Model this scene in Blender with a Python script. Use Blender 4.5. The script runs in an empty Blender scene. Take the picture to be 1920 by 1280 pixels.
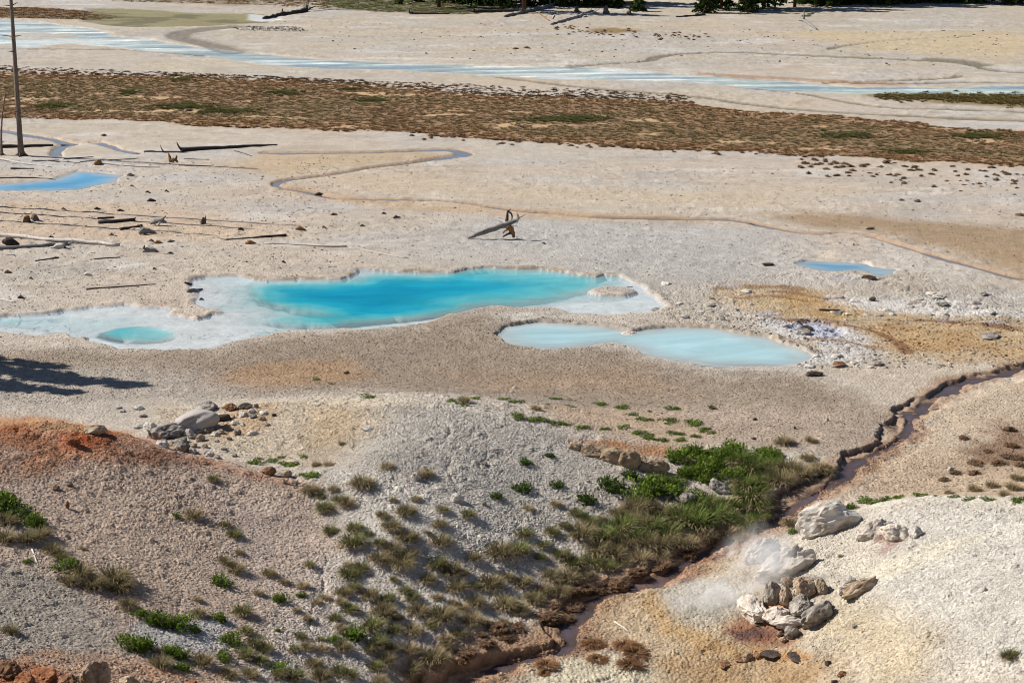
import bpy, bmesh, math, random
import numpy as np
from mathutils import Vector, Matrix, Euler

random.seed(7)
rng = np.random.default_rng(11)
R = math.radians
scene = bpy.context.scene
COL = scene.collection

# ------------------------------------------------------------------ camera, sky, sun, exposure
CAM_Z, PITCH, FPX = 25.0, R(15.0), 3733.0
cam = bpy.data.cameras.new('camera')
cam.lens = 36.0 * FPX / 1920.0
cam.sensor_width = 36.0
cam.clip_start = 0.5
cam.clip_end = 9000.0
cam_ob = bpy.data.objects.new('camera', cam)
COL.objects.link(cam_ob)
cam_ob.location = (0, 0, CAM_Z)
cam_ob.rotation_euler = (R(90) - PITCH, 0, 0)
scene.camera = cam_ob

SUN_EL, SUN_AZ = R(39.0), R(-73.0)          # azimuth measured from +Y towards +X
TO_SUN = Vector((math.sin(SUN_AZ) * math.cos(SUN_EL), math.cos(SUN_AZ) * math.cos(SUN_EL), math.sin(SUN_EL)))
world = bpy.data.worlds.new('World')
scene.world = world
world.use_nodes = True
wn = world.node_tree
wn.nodes.clear()
sky = wn.nodes.new('ShaderNodeTexSky')
sky.sky_type = 'NISHITA'
sky.sun_disc = False
sky.sun_elevation = SUN_EL
sky.sun_rotation = SUN_AZ
sky.altitude = 2300
sky.air_density = 1.0
sky.dust_density = 0.3
sky.ozone_density = 1.5
bg = wn.nodes.new('ShaderNodeBackground')
bg.inputs['Strength'].default_value = 0.06
wo = wn.nodes.new('ShaderNodeOutputWorld')
wn.links.new(sky.outputs[0], bg.inputs[0])
wn.links.new(bg.outputs[0], wo.inputs[0])

sun = bpy.data.lights.new('sun', 'SUN')
sun.energy = 5.0
sun.angle = R(0.53)
sun.color = (1.0, 0.955, 0.89)
sun_ob = bpy.data.objects.new('sun', sun)
COL.objects.link(sun_ob)
sun_ob.rotation_euler = (-TO_SUN).to_track_quat('-Z', 'Y').to_euler()
sun_ob.location = (-60, 20, 60)

scene.view_settings.view_transform = 'Standard'
scene.view_settings.look = 'None'
scene.view_settings.gamma = 1.0
scene.view_settings.use_curve_mapping = False
scene.view_settings.exposure = 0.64
scene.cycles.max_bounces = 6
scene.cycles.volume_bounces = 4
scene.cycles.pixel_filter_type = 'BLACKMAN_HARRIS'
scene.cycles.filter_width = 1.0
scene.cycles.transparent_max_bounces = 12
scene.cycles.volume_step_rate = 2.0

# ------------------------------------------------------------------ colour and noise helpers
def lin(c):
    c = np.asarray(c, float) / 255.0
    return np.where(c <= 0.04045, c / 12.92, ((c + 0.055) / 1.055) ** 2.4)
ALB = 1.50
def A(r, g, b):                              # albedo of ground that photographs as this sRGB when flat and sunlit
    return np.clip(lin((r, g, b)) / ALB, 0.004, 0.8)

def hsh(ix, iy, seed):
    n = ix.astype(np.int32).view(np.uint32) * np.uint32(374761393) + iy.astype(np.int32).view(np.uint32) * np.uint32(668265263) + np.uint32((seed * 974634541) & 0xffffffff)
    n ^= n >> np.uint32(13)
    n *= np.uint32(1274126177)
    n ^= n >> np.uint32(16)
    n *= np.uint32(2246822519)
    n ^= n >> np.uint32(15)
    return (n & np.uint32(0xffff)).astype(np.float32) * np.float32(1 / 65535.0)

def vnoise(x, y, seed=0):
    ix, iy = np.floor(x), np.floor(y)
    fx, fy = x - ix, y - iy
    ux, uy = fx * fx * (3 - 2 * fx), fy * fy * (3 - 2 * fy)
    a, b = hsh(ix, iy, seed), hsh(ix + 1, iy, seed)
    c, d = hsh(ix, iy + 1, seed), hsh(ix + 1, iy + 1, seed)
    a += (b - a) * ux
    c += (d - c) * ux
    return a + (c - a) * uy

def fbm(x, y, scale, seed=0, octv=4):        # about -1 .. 1
    s, amp, tot = 0.0, 1.0, 0.0
    fx, fy = np.asarray(x, np.float32) / np.float32(scale), np.asarray(y, np.float32) / np.float32(scale)
    for k in range(octv):
        s = s + amp * (vnoise(fx + 17.3 * k, fy - 9.1 * k, seed + k) - 0.5)
        tot += amp
        amp *= 0.5
        c_, s_ = 1.6, 1.2
        fx, fy = fx * c_ - fy * s_, fx * s_ + fy * c_
    return s * 2.2 / tot

def worley(x, y, cell, seed=0):              # F1, F2 and the cell's own random value
    gx, gy = np.asarray(x, np.float32) / np.float32(cell), np.asarray(y, np.float32) / np.float32(cell)
    ix, iy = np.floor(gx), np.floor(gy)
    f1 = np.full(gx.shape, 9.0, np.float32)
    f2 = np.full(gx.shape, 9.0, np.float32)
    rnd = np.zeros(gx.shape, np.float32)
    for dx in (-1, 0, 1):
        for dy in (-1, 0, 1):
            jx, jy = ix + dx, iy + dy
            px = jx + 0.12 + 0.76 * hsh(jx, jy, seed)
            py = jy + 0.12 + 0.76 * hsh(jx, jy, seed + 1)
            d = np.hypot(px - gx, py - gy)
            m = d < f1
            f2 = np.where(m, f1, np.minimum(f2, d))
            rnd = np.where(m, hsh(jx, jy, seed + 2), rnd)
            f1 = np.where(m, d, f1)
    return f1, f2, rnd

def sst(a, b, x):
    t = np.clip((x - a) / (b - a), 0, 1)
    return t * t * (3 - 2 * t)

# ------------------------------------------------------------------ lines of sight: where a thing of the place stands
def ray(px, py):
    u, v = (px - 960) / FPX, (640 - py) / FPX
    return np.array((u, math.cos(PITCH) + v * math.sin(PITCH), -math.sin(PITCH) + v * math.cos(PITCH)))

def F(px, py, z=0.0):
    d = ray(px, py)
    t = (z - CAM_Z) / d[2]
    return np.array((d[0] * t, d[1] * t))

# ------------------------------------------------------------------ broad shape of the ground: hills, gully and basin from levelled points
LEV = []
def L(*pts):
    for px, py, z in pts:
        x, y = F(px, py, z)
        LEV.append((x, y, z))
def LR(*pts):                                # bearing column, ground distance, level
    for px, r, z in pts:
        b = math.atan2((px - 960) / FPX, 0.95)
        LEV.append((math.sin(b) * r, math.cos(b) * r, z))

L((0, 790, 2.50), (100, 792, 2.42), (190, 802, 2.26), (280, 826, 1.87), (380, 857, 1.40), (480, 887, 0.98), (560, 902, 0.66))
LR((0, 75, 1.56), (200, 75, 1.09), (0, 80, 0.20), (200, 79, 0.16), (-300, 78, 1.25), (-300, 84, 0.16), (100, 84, 0.00), (0, 88, 0.00), (300, 76, 0.55), (380, 74, 0.55))
L((330, 800, 0.20), (250, 785, 0.16), (400, 830, 0.31), (470, 862, 0.20), (530, 872, 0.16), (610, 880, 0.20))
L((100, 900, 2.03), (300, 900, 1.33), (450, 930, 0.70), (0, 1000, 2.03), (100, 1000, 1.72), (300, 1000, 0.94), (450, 1000, 0.31), (600, 1000, -0.15),
  (0, 1100, 1.87), (150, 1100, 1.25), (300, 1100, 0.58), (450, 1100, -0.05), (600, 1100, -0.70), (0, 1200, 1.87), (150, 1200, 1.21), (300, 1200, 0.43),
  (450, 1200, -0.30), (600, 1200, -1.00), (750, 1200, -1.60), (0, 1280, 2.26), (150, 1280, 1.56), (300, 1280, 0.55), (450, 1280, -0.40), (600, 1280, -1.30), (750, 1280, -2.00))
L((600, 790, 0.7), (680, 760, 1.0), (750, 752, 1.25), (850, 764, 1.15), (950, 785, 0.95), (1050, 815, 0.55), (1150, 838, 0.2),
  (700, 850, 1.05), (850, 850, 0.85), (1000, 850, 0.4), (700, 920, 0.6), (850, 920, 0.3), (1000, 920, -0.2), (1150, 920, -0.5),
  (700, 1000, 0.05), (850, 1000, -0.35), (1000, 1000, -0.8), (1150, 1000, -1.1), (750, 1100, -1.0), (900, 1100, -1.5), (1050, 1100, -1.85), (850, 1200, -1.95))
L((520, 735, 0.0), (640, 728, 0), (750, 728, 0.0), (900, 735, 0), (1050, 745, 0), (400, 745, 0), (1200, 775, 0), (1350, 780, 0), (1500, 760, 0), (1620, 760, 0), (200, 730, 0), (1600, 820, -0.05))
L((1250, 870, -0.3), (1350, 850, -0.1), (1450, 830, -0.05), (1550, 850, -0.15), (1350, 930, -0.75), (1450, 900, -0.4), (1550, 888, -0.30), (1250, 960, -0.95), (1290, 1030, -1.5))
STREAM_PTS = [(1990, 672, -0.11), (1920, 688, -0.12), (1863, 705, -0.13), (1800, 718, -0.15), (1780, 728, -0.16), (1747, 747, -0.18), (1727, 767, -0.20), (1703, 780, -0.21), (1707, 797, -0.23),
  (1703, 810, -0.24), (1687, 827, -0.26), (1663, 840, -0.28), (1630, 857, -0.31), (1600, 870, -0.34), (1590, 887, -0.37), (1563, 907, -0.46), (1530, 927, -0.62), (1490, 950, -0.86),
  (1440, 983, -1.2), (1380, 1008, -1.42), (1320, 1036, -1.6), (1280, 1060, -1.72), (1227, 1090, -1.87), (1180, 1104, -1.98), (1123, 1121, -2.1), (1100, 1138, -2.18), (1087, 1157, -2.25),
  (1063, 1174, -2.32), (1063, 1191, -2.38), (1075, 1203, -2.42), (1070, 1214, -2.46), (1040, 1227, -2.52), (973, 1240, -2.6), (940, 1250, -2.65), (893, 1267, -2.72), (867, 1280, -2.77), (800, 1310, -2.9)]
for p in STREAM_PTS[::2]:
    L((p[0], p[1], p[2] + (0.12 if p[1] < 900 else 0.10)))
L((1700, 870, -0.2), (1800, 830, -0.1), (1920, 800, 0.0), (1650, 905, -0.35), (1900, 890, -0.05), (1760, 760, -0.05), (1920, 720, 0))
L((1640, 948, -0.1), (1700, 938, 0.55), (1800, 941, 1.1), (1920, 948, 1.7), (1700, 920, -0.3), (1750, 917, -0.2), (1850, 920, -0.1), (1920, 925, 0.1))
L((1560, 1010, -0.55), (1650, 1000, 0.2), (1800, 1000, 1.2), (1920, 1000, 2.0), (1540, 1080, -0.75), (1650, 1080, 0.1), (1800, 1080, 1.1), (1920, 1080, 1.9),
  (1500, 1150, -1.35), (1600, 1150, -0.5), (1750, 1150, 0.8), (1920, 1150, 1.9), (1450, 1200, -1.8), (1550, 1220, -1.2), (1700, 1220, 0.3), (1900, 1220, 1.7),
  (1500, 1280, -1.9), (1650, 1280, -0.5), (1800, 1280, 0.8), (1920, 1280, 1.6), (1400, 1280, -2.3), (1200, 1280, -2.5), (1050, 1268, -2.55))
L((1300, 1100, -1.75), (1400, 1100, -1.5), (1250, 1180, -2.15), (1350, 1200, -2.05), (1200, 1230, -2.35), (1420, 1030, -1.15), (1480, 1010, -0.9))
LR((-400, 70, 4.0), (-400, 60, 4.2), (-400, 50, 5.0), (2300, 70, 3.2), (2300, 62, 3.6), (2300, 78, 0.3), (2300, 50, 4.5), (2100, 82, 0.05), (2100, 75, 0.2))
LR((0, 40, 5.4), (960, 40, 3.4), (1920, 40, 5.4), (960, 50, -0.4), (500, 45, 2.3), (1450, 46, 1.2), (0, 25, 11.0), (960, 25, 10.0), (1920, 25, 11.0), (960, 10, 18), (0, 10, 18), (1920, 10, 18), (960, 1, 22.9))
LR(*[(px, r, 0) for px in (-600, -200, 300, 960, 1500, 2000, 2600) for r in (94, 105)])
LEV = np.array(LEV)

def tps(P, Q):
    d2 = (P[:, None, 0] - Q[None, :, 0]) ** 2 + (P[:, None, 1] - Q[None, :, 1]) ** 2
    return 0.5 * d2 * np.log(d2 + 1e-9)
_n = len(LEV)
_K = tps(LEV, LEV) + np.eye(_n) * 1.2
_Pm = np.c_[np.ones(_n), LEV[:, :2]]
_M = np.block([[_K, _Pm], [_Pm.T, np.zeros((3, 3))]])
_W = np.linalg.solve(_M, np.r_[LEV[:, 2], np.zeros(3)])
BX = np.linspace(-60, 60, 301)
BY = np.linspace(-10, 110, 301)
_gx, _gy = np.meshgrid(BX, BY)
_q = np.c_[_gx.ravel(), _gy.ravel()]
BZ = np.concatenate([tps(c, LEV) @ _W[:_n] + np.c_[np.ones(len(c)), c] @ _W[_n:] for c in np.array_split(_q, 20)]).reshape(301, 301)

def bilin(x, y, gx, gy, Z):
    fx = np.clip((x - gx[0]) / (gx[1] - gx[0]), 0, len(gx) - 1.001)
    fy = np.clip((y - gy[0]) / (gy[1] - gy[0]), 0, len(gy) - 1.001)
    ix, iy = fx.astype(int), fy.astype(int)
    fx, fy = fx - ix, fy - iy
    return (Z[iy, ix] * (1 - fx) + Z[iy, ix + 1] * fx) * (1 - fy) + (Z[iy + 1, ix] * (1 - fx) + Z[iy + 1, ix + 1] * fx) * fy

def base_z(x, y):
    x, y = np.asarray(x, float), np.asarray(y, float)
    r = np.hypot(x, y)
    hill = 23.2 * np.exp(-(r / 32.0) ** 2)                        # the hillside the photograph was taken from, all round
    w_in = sst(60, 45, np.abs(x)) * sst(-8, 2, y)
    z = np.where(w_in > 0, bilin(x, y, BX, BY, BZ) * w_in, 0) + hill * (1 - w_in)
    return z * (1 - sst(88, 97, r))

def march(px, py, zf, r0=40.0, r1=300.0, n=2600):
    d = ray(px, py)
    h = math.hypot(d[0], d[1])
    rr = np.linspace(r0, r1, n)
    t = rr / h
    x, y, z = d[0] * t, d[1] * t, CAM_Z + d[2] * t
    dz = z - zf(x, y)
    k = np.argmax(dz < 0)
    if dz[k] >= 0:
        k = n - 1
    k = max(k, 1)
    f = dz[k - 1] / (dz[k - 1] - dz[k] + 1e-12)
    return np.array((x[k - 1] + (x[k] - x[k - 1]) * f, y[k - 1] + (y[k] - y[k - 1]) * f))

def B(px, py):                               # on the broad ground
    return F(px, py) if py < 640 else march(px, py, base_z)
def BP(pts):
    return np.array([B(*p[:2]) for p in pts])

# ------------------------------------------------------------------ signed distances
def sd_poly(x, y, poly, pad):
    """signed distance (inside negative), only near the polygon; elsewhere pad"""
    out = np.full(x.shape, float(pad))
    m = (x > poly[:, 0].min() - pad) & (x < poly[:, 0].max() + pad) & (y > poly[:, 1].min() - pad) & (y < poly[:, 1].max() + pad)
    if not m.any():
        return out
    X, Y = x[m], y[m]
    d2 = np.full(X.shape, 1e18)
    ins = np.zeros(X.shape, bool)
    n = len(poly)
    for i in range(n):
        ax, ay = poly[i]
        bx, by = poly[(i + 1) % n]
        ex, ey = bx - ax, by - ay
        t = np.clip(((X - ax) * ex + (Y - ay) * ey) / (ex * ex + ey * ey + 1e-12), 0, 1)
        d2 = np.minimum(d2, (X - ax - t * ex) ** 2 + (Y - ay - t * ey) ** 2)
        c = (ay > Y) != (by > Y)
        ins ^= c & (X < (bx - ax) * (Y - ay) / (by - ay + 1e-15) + ax)
    d = np.sqrt(d2)
    out[m] = np.where(ins, -d, d)
    return out

def sd_line(x, y, line, pad, vals=None):
    """distance to a polyline, side (+1 left of its direction) and an interpolated value along it"""
    out = np.full(x.shape, float(pad))
    side = np.ones(x.shape)
    val = np.zeros(x.shape)
    m = (x > line[:, 0].min() - pad) & (x < line[:, 0].max() + pad) & (y > line[:, 1].min() - pad) & (y < line[:, 1].max() + pad)
    if not m.any():
        return out, side, val
    X, Y = x[m], y[m]
    d2 = np.full(X.shape, pad * pad * 1.0)
    s = np.ones(X.shape)
    v = np.zeros(X.shape)
    for i in range(len(line) - 1):
        ax, ay = line[i]
        ex, ey = line[i + 1] - line[i]
        t = np.clip(((X - ax) * ex + (Y - ay) * ey) / (ex * ex + ey * ey + 1e-12), 0, 1)
        q = (X - ax - t * ex) ** 2 + (Y - ay - t * ey) ** 2
        b = q < d2
        d2 = np.where(b, q, d2)
        s = np.where(b, np.sign(ex * (Y - ay) - ey * (X - ax)), s)
        if vals is not None:
            v = np.where(b, vals[i] + (vals[i + 1] - vals[i]) * t, v)
    out[m] = np.sqrt(d2)
    side[m] = s
    val[m] = v
    return out, side, val

def smooth_line(p, n=3):
    p = np.asarray(p, float)
    for _ in range(n):
        q = np.empty((2 * len(p) - 2, p.shape[1]))
        q[0::2] = p[:-1] * 0.75 + p[1:] * 0.25
        q[1::2] = p[:-1] * 0.25 + p[1:] * 0.75
        p = np.vstack([p[:1], q, p[-1:]])
    return p

def smooth_poly(p, n=2):
    p = np.asarray(p, float)
    for _ in range(n):
        nx = np.roll(p, -1, 0)
        q = np.empty((2 * len(p), 2))
        q[0::2] = p * 0.75 + nx * 0.25
        q[1::2] = p * 0.25 + nx * 0.75
        p = q
    return p

# ------------------------------------------------------------------ outlines of pools, streams and stained ground
POOL = BP([(-40, 607), (0, 593), (83, 585), (160, 575), (233, 568), (257, 573), (327, 578), (310, 587), (353, 595), (370, 599), (390, 593), (417, 583), (410, 577), (383, 577), (363, 568),
  (365, 558), (370, 543), (353, 533), (357, 523), (383, 518), (450, 516), (477, 520), (500, 524), (533, 523), (583, 522), (640, 522), (668, 511), (675, 504), (723, 507), (780, 509), (853, 509),
  (880, 503), (940, 502), (1007, 503), (1057, 508), (1090, 515), (1120, 521), (1133, 514), (1160, 517), (1173, 523), (1207, 537), (1216, 550), (1242, 573), (1213, 585), (1140, 587), (1070, 583),
  (1043, 575), (990, 574), (940, 570), (913, 572), (873, 580), (837, 587), (800, 600), (757, 608), (690, 615), (640, 613), (583, 615), (533, 618), (467, 630), (433, 638), (395, 651), (300, 656), (230, 652),
  (163, 635), (187, 624), (143, 630), (127, 622), (100, 625), (67, 628), (33, 625), (0, 617), (-40, 620)])
DEEP = BP([(466, 530), (520, 527), (600, 525), (645, 522), (680, 511), (720, 510), (800, 512), (880, 506), (950, 505), (1040, 508), (1085, 514), (1122, 522), (1128, 532), (1105, 544), (1040, 556), (960, 564), (880, 569), (820, 581),
  (750, 594), (680, 603), (600, 608), (520, 607), (500, 598), (520, 590), (600, 585), (570, 577), (510, 571), (470, 552)])
_a = np.linspace(0, 2 * math.pi, 40, endpoint=False)
WELL = BP([(265 + 77 * math.cos(t), 624 + 17 * math.sin(t)) for t in _a])
ISLET = BP([(1150 + 42 * math.cos(t) * (1 + .1 * math.sin(3 * t)), 544 + 10 * math.sin(t)) for t in _a])
MILK = BP([(938, 624), (950, 613), (985, 607), (1010, 604), (1090, 607), (1130, 611), (1160, 615), (1185, 621), (1215, 616), (1260, 613), (1330, 613), (1380, 622), (1430, 630), (1475, 643), (1500, 655),
  (1515, 665), (1505, 675), (1475, 684), (1400, 685), (1340, 683), (1290, 675), (1230, 668), (1208, 660), (1190, 648), (1155, 639), (1110, 645), (1060, 650), (1010, 650), (965, 643), (945, 632)])
BLUE = BP([(1493, 493), (1510, 489), (1530, 488), (1570, 491), (1613, 493), (1633, 499), (1677, 504), (1673, 512), (1643, 513), (1630, 507), (1597, 505), (1567, 507), (1540, 505), (1523, 500), (1507, 498)])
LPOOL = BP([(-120, 350), (-60, 345), (0, 343), (43, 340), (97, 335), (123, 327), (147, 319), (177, 322), (227, 327), (217, 340), (180, 347), (143, 355), (67, 357), (0, 357), (-60, 360), (-120, 358)])
SILVER = BP([(1478, 612), (1500, 604), (1525, 600), (1560, 606), (1585, 618), (1570, 628), (1535, 631), (1500, 626)])
RIVER = BP([(-260, 20), (-120, 32), (0, 35), (67, 42), (117, 48), (167, 55), (200, 60), (213, 67), (267, 72), (317, 80), (367, 88), (433, 95), (500, 102), (567, 108), (640, 113), (773, 117), (907, 122), (1040, 124),
  (1140, 128), (1280, 138), (1413, 147), (1480, 151), (1547, 158), (1613, 163), (1713, 163), (1813, 163), (1920, 160), (2100, 158), (2100, 190), (1920, 179), (1850, 176), (1780, 175), (1647, 176), (1580, 174), (1513, 172), (1413, 164),
  (1313, 156), (1280, 153), (1140, 149), (1007, 146), (923, 141), (873, 136), (773, 132), (640, 128), (567, 125), (483, 120), (450, 115), (400, 104), (300, 97), (233, 89), (133, 81), (50, 88), (0, 83), (-260, 84)])
BAR = BP([(20, 62), (80, 61), (160, 65), (140, 70), (60, 72), (10, 70)])
POND = BP([(160, 14), (260, 17), (330, 22), (420, 26), (470, 25), (505, 30), (520, 36), (500, 42), (460, 44), (400, 47), (330, 50), (240, 50), (160, 40)])
CREEK = smooth_line([B(*p) for p in [(1985, 520), (1920, 522), (1897, 519), (1847, 505), (1797, 492), (1747, 477), (1697, 462), (1640, 445), (1613, 438), (1580, 435), (1540, 439), (1497, 435), (1430, 422), (1393, 413), (1347, 410),
  (1280, 410), (1160, 408), (1107, 407), (1040, 399), (993, 397), (940, 390), (880, 381), (813, 375), (757, 373), (707, 373), (650, 374), (613, 369), (580, 360), (527, 351), (513, 345), (533, 337), (583, 332), (633, 325), (670, 318), (707, 312), (773, 305), (815, 298)]], 2)
CREEK2 = smooth_line([B(*p) for p in [(815, 298), (845, 294), (873, 289), (862, 283), (840, 280), (800, 281), (720, 285), (640, 286), (560, 287), (500, 286)]], 2)
TRICK = [smooth_line([B(*p) for p in q], 2) for q in (
  [(-30, 238), (10, 245), (35, 251), (70, 256), (100, 262), (135, 270)], [(135, 270), (115, 275), (104, 282), (107, 292)], [(180, 266), (205, 273), (225, 281), (255, 286)])]
DRAIN = [(smooth_line([B(*p) for p in q], 2), w) for q, w in (
  ([(1073, 124), (1150, 119), (1220, 115), (1228, 107), (1280, 100), (1373, 97), (1473, 102), (1613, 108), (1747, 114), (1813, 118), (1840, 127), (1880, 135), (1960, 137)], 0.7),
  ([(1757, 112), (1800, 115), (1835, 121)], 1.6),
  ([(1557, 92), (1570, 87), (1663, 76), (1780, 70), (1850, 66)], 0.5),
  ([(920, 143), (1000, 153), (1100, 165), (1200, 172), (1300, 179), (1400, 195), (1480, 204), (1600, 213), (1700, 217), (1800, 222), (1960, 228)], 0.6),
  ([(1380, 163), (1440, 168), (1500, 174), (1580, 190), (1660, 203), (1800, 205), (1960, 212)], 0.45),
  ([(440, 96), (400, 85), (360, 76), (330, 68), (345, 60), (400, 53), (440, 50)], 1.7),
  ([(0, 92), (120, 92), (260, 93), (380, 103)], 0.5),
  ([(1550, 155), (1650, 152), (1780, 147), (1800, 142)], 0.45),
  ([(1600, 156), (1700, 157), (1800, 154), (1940, 156)], 0.5))]
STREAM = smooth_line([(*F(*p), p[2]) for p in STREAM_PTS], 2)
MARSH = BP([(-160, 138), (0, 140), (300, 147), (500, 153), (640, 160), (800, 172), (900, 183), (1050, 186), (1280, 195), (1400, 211), (1600, 223), (1800, 241), (2100, 262),
  (2100, 325), (1960, 314), (1800, 303), (1600, 291), (1400, 283), (1280, 277), (1100, 268), (900, 255), (760, 244), (640, 241), (500, 237), (300, 226), (0, 219), (-160, 216)])

# ------------------------------------------------------------------ ground sheet: rings and spokes round the viewpoint, dense where the photograph looks
th_in = np.linspace(-R(17.0), R(17.0), 1040)
th_out = R(17.0) + (R(180) - R(17.0)) * (np.linspace(0, 1, 60)[1:] ** 1.5)
THS = np.concatenate([-th_out[::-1], th_in, th_out])
_r = [46.0]
while _r[-1] < 296:
    q = _r[-1]
    _r.append(q + (0.062 if q < 80 else 0.062 + 0.07 * (q - 80) / 20 if q < 100 else 0.132 + 0.66 * ((q - 100) / 190) ** 0.9))
RS = np.concatenate([np.linspace(0.6, 45.5, 50), np.array(_r), 296 * (4200 / 296) ** np.linspace(0.03, 1, 34)])
NR, NT = len(RS), len(THS)
TT, RR = np.meshgrid(THS, RS)
GX, GY = np.sin(TT) * RR, np.cos(TT) * RR
X, Y = GX.ravel(), GY.ravel()
rad = RR.ravel()

Z = base_z(X, Y)
near = sst(100, 80, rad)
Z += fbm(X, Y, 9.0, 3) * 0.10 * (0.25 + 0.75 * near) + fbm(X, Y, 2.2, 5) * 0.05 * (0.3 + 0.7 * near)
Z += sst(300, 1200, rad) * 40.0 * (0.5 + 0.5 * fbm(X, Y, 500, 9))          # low hills far beyond the trees
hills = np.clip(sst(0.10, 0.45, np.abs(base_z(X, Y))), 0, 1) * sst(96, 84, rad)

# distances
wob = fbm(X, Y, 1.6, 21) * 0.28 + fbm(X, Y, 0.45, 22, 3) * 0.10
def SP(poly, pad=4.0, w=1.0):
    return sd_poly(X, Y, poly, pad) + wob * w
sPool = np.maximum(SP(POOL, 6.0), -sd_poly(X, Y, ISLET, 3.0) + wob)
sDeep = SP(DEEP, 8.0, 1.3)
sWell = SP(WELL, 4.0, 0.5)
sMilk = SP(MILK, 5.0)
sBlue, sLp, sSil = SP(BLUE), SP(LPOOL), SP(SILVER)
sRiv = np.maximum(sd_poly(X, Y, RIVER, 6.0) + fbm(X, Y, 5, 31) * 0.9, -sd_poly(X, Y, BAR, 3.0))
sPond = sd_poly(X, Y, POND, 5.0) + fbm(X, Y, 5, 32) * 1.0

WATER_Z = -0.07
depth = np.zeros(X.shape)                                                   # of the bed below the water of the big pool
din = np.clip(-sDeep, 0, None)
depth = np.maximum(depth, np.where(sPool < 0, 0.035 + 0.03 * sst(0, 1.5, -sPool), 0))
swirl = fbm(X * 0.6, Y * 1.2, 3.0, 47, 5) * 1.25
depth += np.where(sPool < 0, 0.05 * sst(0.0, 0.5, swirl) + 0.16 * sst(-2.4, 0.3, -sDeep + swirl * 1.4) + 0.28 * sst(-0.3, 1.0, -sDeep) + (0.55 + 2.1 * sst(3.0, -7.0, X)) * sst(0.1, 4.0, din + swirl * 0.8), 0)
depth += np.where(sPool < 0, (0.42 + 0.2 * sst(0, -2.0, X - WELL[:, 0].mean())) * sst(0.0, 0.9, -sWell), 0)

def carve(s, zbed, lip=0.22):
    """inside: bed level; outside a short steep lip up to the ground"""
    global Z
    k = sst(0.0, lip, s)
    Z = np.where(s < lip, zbed * (1 - k) + Z * k, Z)
def farside(s):
    """where the outward slope of the distance s faces away from the viewpoint: the far shore"""
    return (np.gradient(s.reshape(NR, NT), axis=0) > 0).ravel()
def rim(s, h, w, at=0.32):
    global Z
    Z = Z + h * np.exp(-((s - at) / w) ** 2) * (0.55 + 0.9 * fbm(X, Y, 0.5, 41, 3)) * (s > 0) * np.where(farside(s), 1.0, 0.25)
rim(sPool, 0.07, 0.22)
rim(sMilk, 0.13, 0.25)
rim(sBlue, 0.06, 0.3)
carve(sPool, WATER_Z - depth)
carve(sMilk, WATER_Z - 0.08 - 0.5 * sst(0, 2.0, -sMilk))
carve(sBlue, WATER_Z - 0.08 - 0.4 * sst(0, 1.5, -sBlue))
carve(sLp, WATER_Z - 0.05 - 0.4 * sst(0, 2.0, -sLp))
carve(sSil, -0.16 + 0.10 * fbm(X, Y, 0.8, 44))
carve(sRiv, WATER_Z - 0.025 + 0.085 * fbm(X * 0.5 + Y * 0.2, Y * 2.6 - X * 0.2, 2.6, 45), 1.2)
carve(sPond, WATER_Z - 0.03 + 0.06 * fbm(X, Y * 2, 6.0, 46), 0.8)

dCr, _, _ = sd_line(X, Y, CREEK, 3.0)
dCr2, _, _ = sd_line(X, Y, CREEK2, 3.0)
dCr = dCr + wob * 0.5
dCr2 = dCr2 + wob * 0.6
creek_w = 0.20 + 0.22 * fbm(X, Y, 4.0, 51)
carve(dCr - creek_w, -0.15, 0.22)
carve(dCr2 - 0.42 - 0.3 * fbm(X, Y, 3.0, 52), -0.14, 0.25)
dTr = np.full(X.shape, 3.0)
for q in TRICK:
    d, _, _ = sd_line(X, Y, q, 3.0)
    dTr = np.minimum(dTr, d + wob)
carve(dTr - 0.35, -0.14, 0.3)
dDr = np.full(X.shape, 9.0)
for q, w in DRAIN:
    d, _, _ = sd_line(X, Y, q, 4.0)
    dDr = np.minimum(dDr, (d + fbm(X, Y, 3.0, 53) * 0.3) / w)
Z = Z - 0.12 * sst(1.0, 0.55, dDr)

# the stream in its gully: water in the middle, a cut bank on its far (north west) side, a gentle shingle bank on the other
dS, sideS, zS = sd_line(X, Y, STREAM[:, :2], 7.0, STREAM[:, 2])
nearS = dS < 6.9
sideS = -sideS                                                              # +1 on the north west bank
wS = 0.17 + 0.22 * fbm(X, Y, 2.5, 55) + 0.10 * fbm(X, Y, 0.6, 54)
wfac = sst(80, 66, rad)
edgeNW = wS + 0.34 + 0.80 * fbm(X, Y, 2.1, 56) + 0.10 * fbm(X, Y, 0.45, 57, 3)
edgeNW = np.maximum(edgeNW, wS + 0.05)
dw = dS + wob * 0.22
bankNW = np.clip(zS + 0.05 + 0.10 * sst(wS, edgeNW, dw), -9, 9)
zin = zS - 0.10 + 0.12 * sst(wS * 0.7, wS * 1.7, dw) + 0.15 * fbm(X, Y, 0.6, 58, 4)
cut = np.where(sideS > 0, sst(edgeNW, edgeNW + 0.16, dw), sst(wS * 1.6, wS * 1.6 + 2.2, dw))
bank_top = np.maximum(Z, zS + np.where(sideS > 0, 0.05, 0.03))
mix_top = np.where(sideS > 0, bank_top * sst(2.8, 1.2, dw) + Z * (1 - sst(2.8, 1.2, dw)), Z)
mix_top = np.maximum(mix_top, np.where(dw < 2.5, zS + 0.03, -99))
Z = np.where(nearS & (dw < 6.0), np.where(cut < 1, zin * (1 - cut) + mix_top * cut, mix_top), Z)

# heaped crust under the vent rocks
vx, vy = B(1478, 1140)
Z += 0.34 * np.exp(-(((X - vx) / 1.1) ** 2 + ((Y - vy) / 1.0) ** 2)) * (1 + 0.5 * fbm(X, Y, 0.5, 59))
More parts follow.
